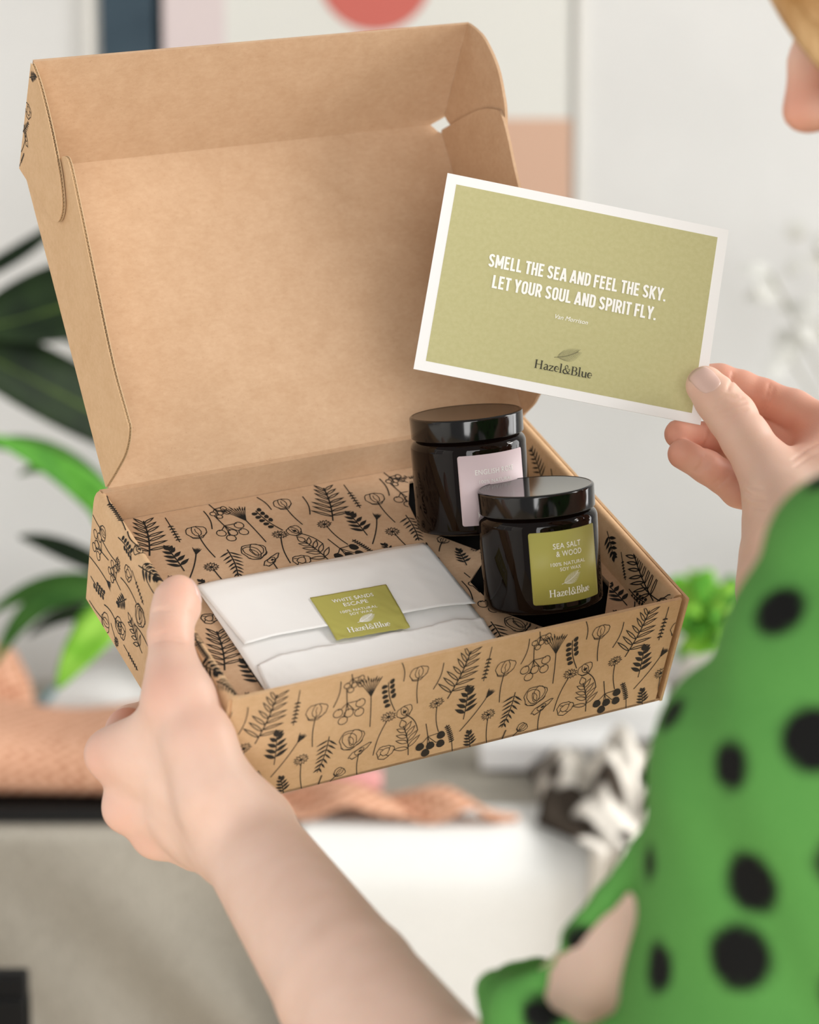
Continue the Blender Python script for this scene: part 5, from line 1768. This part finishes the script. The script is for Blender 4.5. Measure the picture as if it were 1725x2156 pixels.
hv = []; hfc = []
def add_lock(pts, radii):
    v, f = tube(None, pts, radii, None, None, 7)
    k = len(hv); hv.extend(v); hfc.extend([tuple(i + k for i in q) for q in f])
hr = random.Random(11)
for i in range(150):
    t = hr.random(); sd = -1 if hr.random() < .6 else 1          # -1: her left side, towards the lens
    a = hr.uniform(0, 1)
    j = lambda s=4: hr.uniform(-s, s)
    # roots along the parting, from forehead to crown
    rt_ = (78 - 130 * a, j(6), 104 + 16 * math.sin(math.pi * a) - 10 * (1 - a))
    sw = 1 - a
    pts = [Hd(*rt_), Hd(rt_[0] + 22 * sw, sd * 38 + j(), rt_[2] - 12 + j()),
           Hd(rt_[0] + 22 * sw - 6, sd * 70 + j(), 48 + j(6)), Hd(rt_[0] - 6 * sw - 4, sd * (84 + j(3)), -4 + j(8)),
           Hd(rt_[0] * .75 - 12, sd * (84 + j(5)), -70 + j(9)), Hd(rt_[0] * .6 - 22, sd * (80 + j(8)), -150 + j(14)), Hd(rt_[0] * .5 - 30, sd * (70 + j(10)), -235 + j(25))]
    add_lock(pts, [.004, .0075, .0085, .0085, .008, .0065, .002])
# the sweep of fringe in front of the brow, nearest the lens
for i in range(26):
    j = lambda s=3: hr.uniform(-s, s)
    q = i / 25
    pts = [Hd(72, -4 + j(), 108), Hd(94 - 8 * q + j(), -22 + j(), 84 - 6 * q), Hd(105 - 14 * q + j(), -44 + j(), 46 - 4 * q), Hd(102 - 18 * q + j(), -62 + j(), 2 - 4 * q),
           Hd(86 - 22 * q + j(), -74 + j(), -36), Hd(60 - 18 * q, -80 + j(), -80), Hd(38 - 18 * q, -78 + j(6), -170)]
    add_lock(pts, [.003, .0048, .0055, .0055, .0055, .005, .002])
hair = mesh_obj("hair", hv, hfc, M["hair"], person, True)
cap = Field(.005)
cap.ellip(Hd(-16, 0, 40), (.096, .081, .085), HA, .0)
cap.chain([(Hd(-60, 0, 0), .055), (Hd(-85, 0, -120), .045), (Hd(-85, 0, -220), .02)], .02, .03)
cap.cut([(Hd(105, 0, 20), .062), (Hd(100, 0, -40), .075)], .02)
field_mesh_obj("hair_cap", [cap.mesh()], M["hair"], person)

# blouse
BL = Field(0.0028)
pr = lambda u, v, d, r: (P(u, v, d), r * d / FPX)
BL.chain([pr(1808, 1192, .765, 210), pr(1790, 1430, .772, 322), pr(1768, 1650, .78, 400), pr(1760, 1900, .79, 425), pr(1765, 2150, .80, 470), pr(1720, 2420, .81, 430), pr(1640, 2640, .82, 330)], .003, .02)
BL.chain([(P(2085, 1260, .81), .060), (NK + np.array([.015, 0, -.10]), .085), (P(2160, 1090, 1.16), .062)], .02, .03)
BL.chain([(NK + np.array([.02, 0, -.13]), .125), (NK + np.array([.05, 0, -.34]), .125), (NK + np.array([.05, 0, -.55]), .135)], .04, .06)
BL.chain([(P(2150, 1100, 1.16), .058), (P(1990, 1740, 1.065), .060), (P(1800, 1560, 1.09), .048)], .02, .03)
# open sleeve: strip of cloth in front of the bare elbow, then the gathered cuff
BL.chain([pr(1356, 1792, .80, 44), pr(1276, 1890, .805, 38), pr(1198, 1974, .810, 38), pr(1140, 2062, .815, 46), pr(1082, 2120, .82, 60), pr(1070, 2210, .82, 66)], .004, .006)
BL.chain([pr(1090, 2112, .82, 46), pr(1180, 2158, .81, 48), pr(1290, 2196, .80, 58), pr(1420, 2200, .80, 80)], .006, .006)
# gathered cuff ringing the arm above the elbow
rc_, ra_ = P(1190, 2228, .858), P(1389, 2030, .845) - P(1000, 2405, .868)
ra_ /= np.linalg.norm(ra_); rb_ = np.cross(ra_, FWD); rb_ /= np.linalg.norm(rb_); rd_ = np.cross(ra_, rb_)
BL.chain([(rc_ + .0355 * (rb_ * math.cos(t_) + rd_ * math.sin(t_)) + ra_ * .003 * math.sin(5 * t_), .0085 + .0015 * math.sin(4 * t_)) for t_ in np.linspace(0, 2 * math.pi, 21)], .004, .008)
_fw = [(np.array([random.uniform(-1, 1) for _ in range(3)]) * 55, random.uniform(0, 6.28)) for _ in range(9)]
def folds(G):
    s = 0
    for kv, ph in _fw:
        s = s + np.sin(G @ kv.astype(np.float32) + np.float32(ph))
    # long drape lines running down the sleeve
    q = (G @ np.array([62, -20, 22], np.float32)) + .9 * np.sin(G @ np.array([9, 14, 17], np.float32))
    return (s * .00055 + np.maximum(0, np.sin(q)) ** 3 * .0045).astype(np.float32)
bv, bf = BL.mesh(folds)
# printed spots: those seen in the picture, then the same spacing all over
spots = []
rel = bv - CAM; dep = rel @ FWD; up_ = rel @ RIGHT / dep * FPX + 862.5; vp_ = rel @ DOWN / dep * FPX + 1078
for (u, v, rp) in ((1628, 1272, 62), (1710, 1540, 72), (1512, 1612, 56), (1565, 1855, 70), (1538, 2030, 72), (1364, 2038, 56), (1388, 1500, 40), (1345, 1815, 38), (1238, 2000, 36), (1150, 2115, 44), (1722, 992, 40), (1760, 1830, 60), (1770, 2110, 64)):
    m = np.hypot(up_ - u, vp_ - v) < 25
    if m.any():
        i = np.where(m)[0][np.argmin(dep[m])]
        spots.append((bv[i], rp * dep[i] / FPX))
r0 = np.random.RandomState(4)
seen = (dep < 1.0) & (up_ < 1800) & (vp_ > 900) & (vp_ < 2250)
for i in r0.permutation(len(bv))[:6000]:
    if seen[i] and dep[i] < .86: continue
    if all(np.linalg.norm(bv[i] - c) > .046 for c, _ in spots): spots.append((bv[i], .0105))
val = np.zeros(len(bv))
for c, r_ in spots:
    d = np.sqrt(((bv - c) ** 2).sum(1)); val = np.maximum(val, np.clip((r_ - d) / .0022 + .5, 0, 1))
blouse = field_mesh_obj("blouse", [(bv, bf)], M["blouse"], person, {"spot": val})
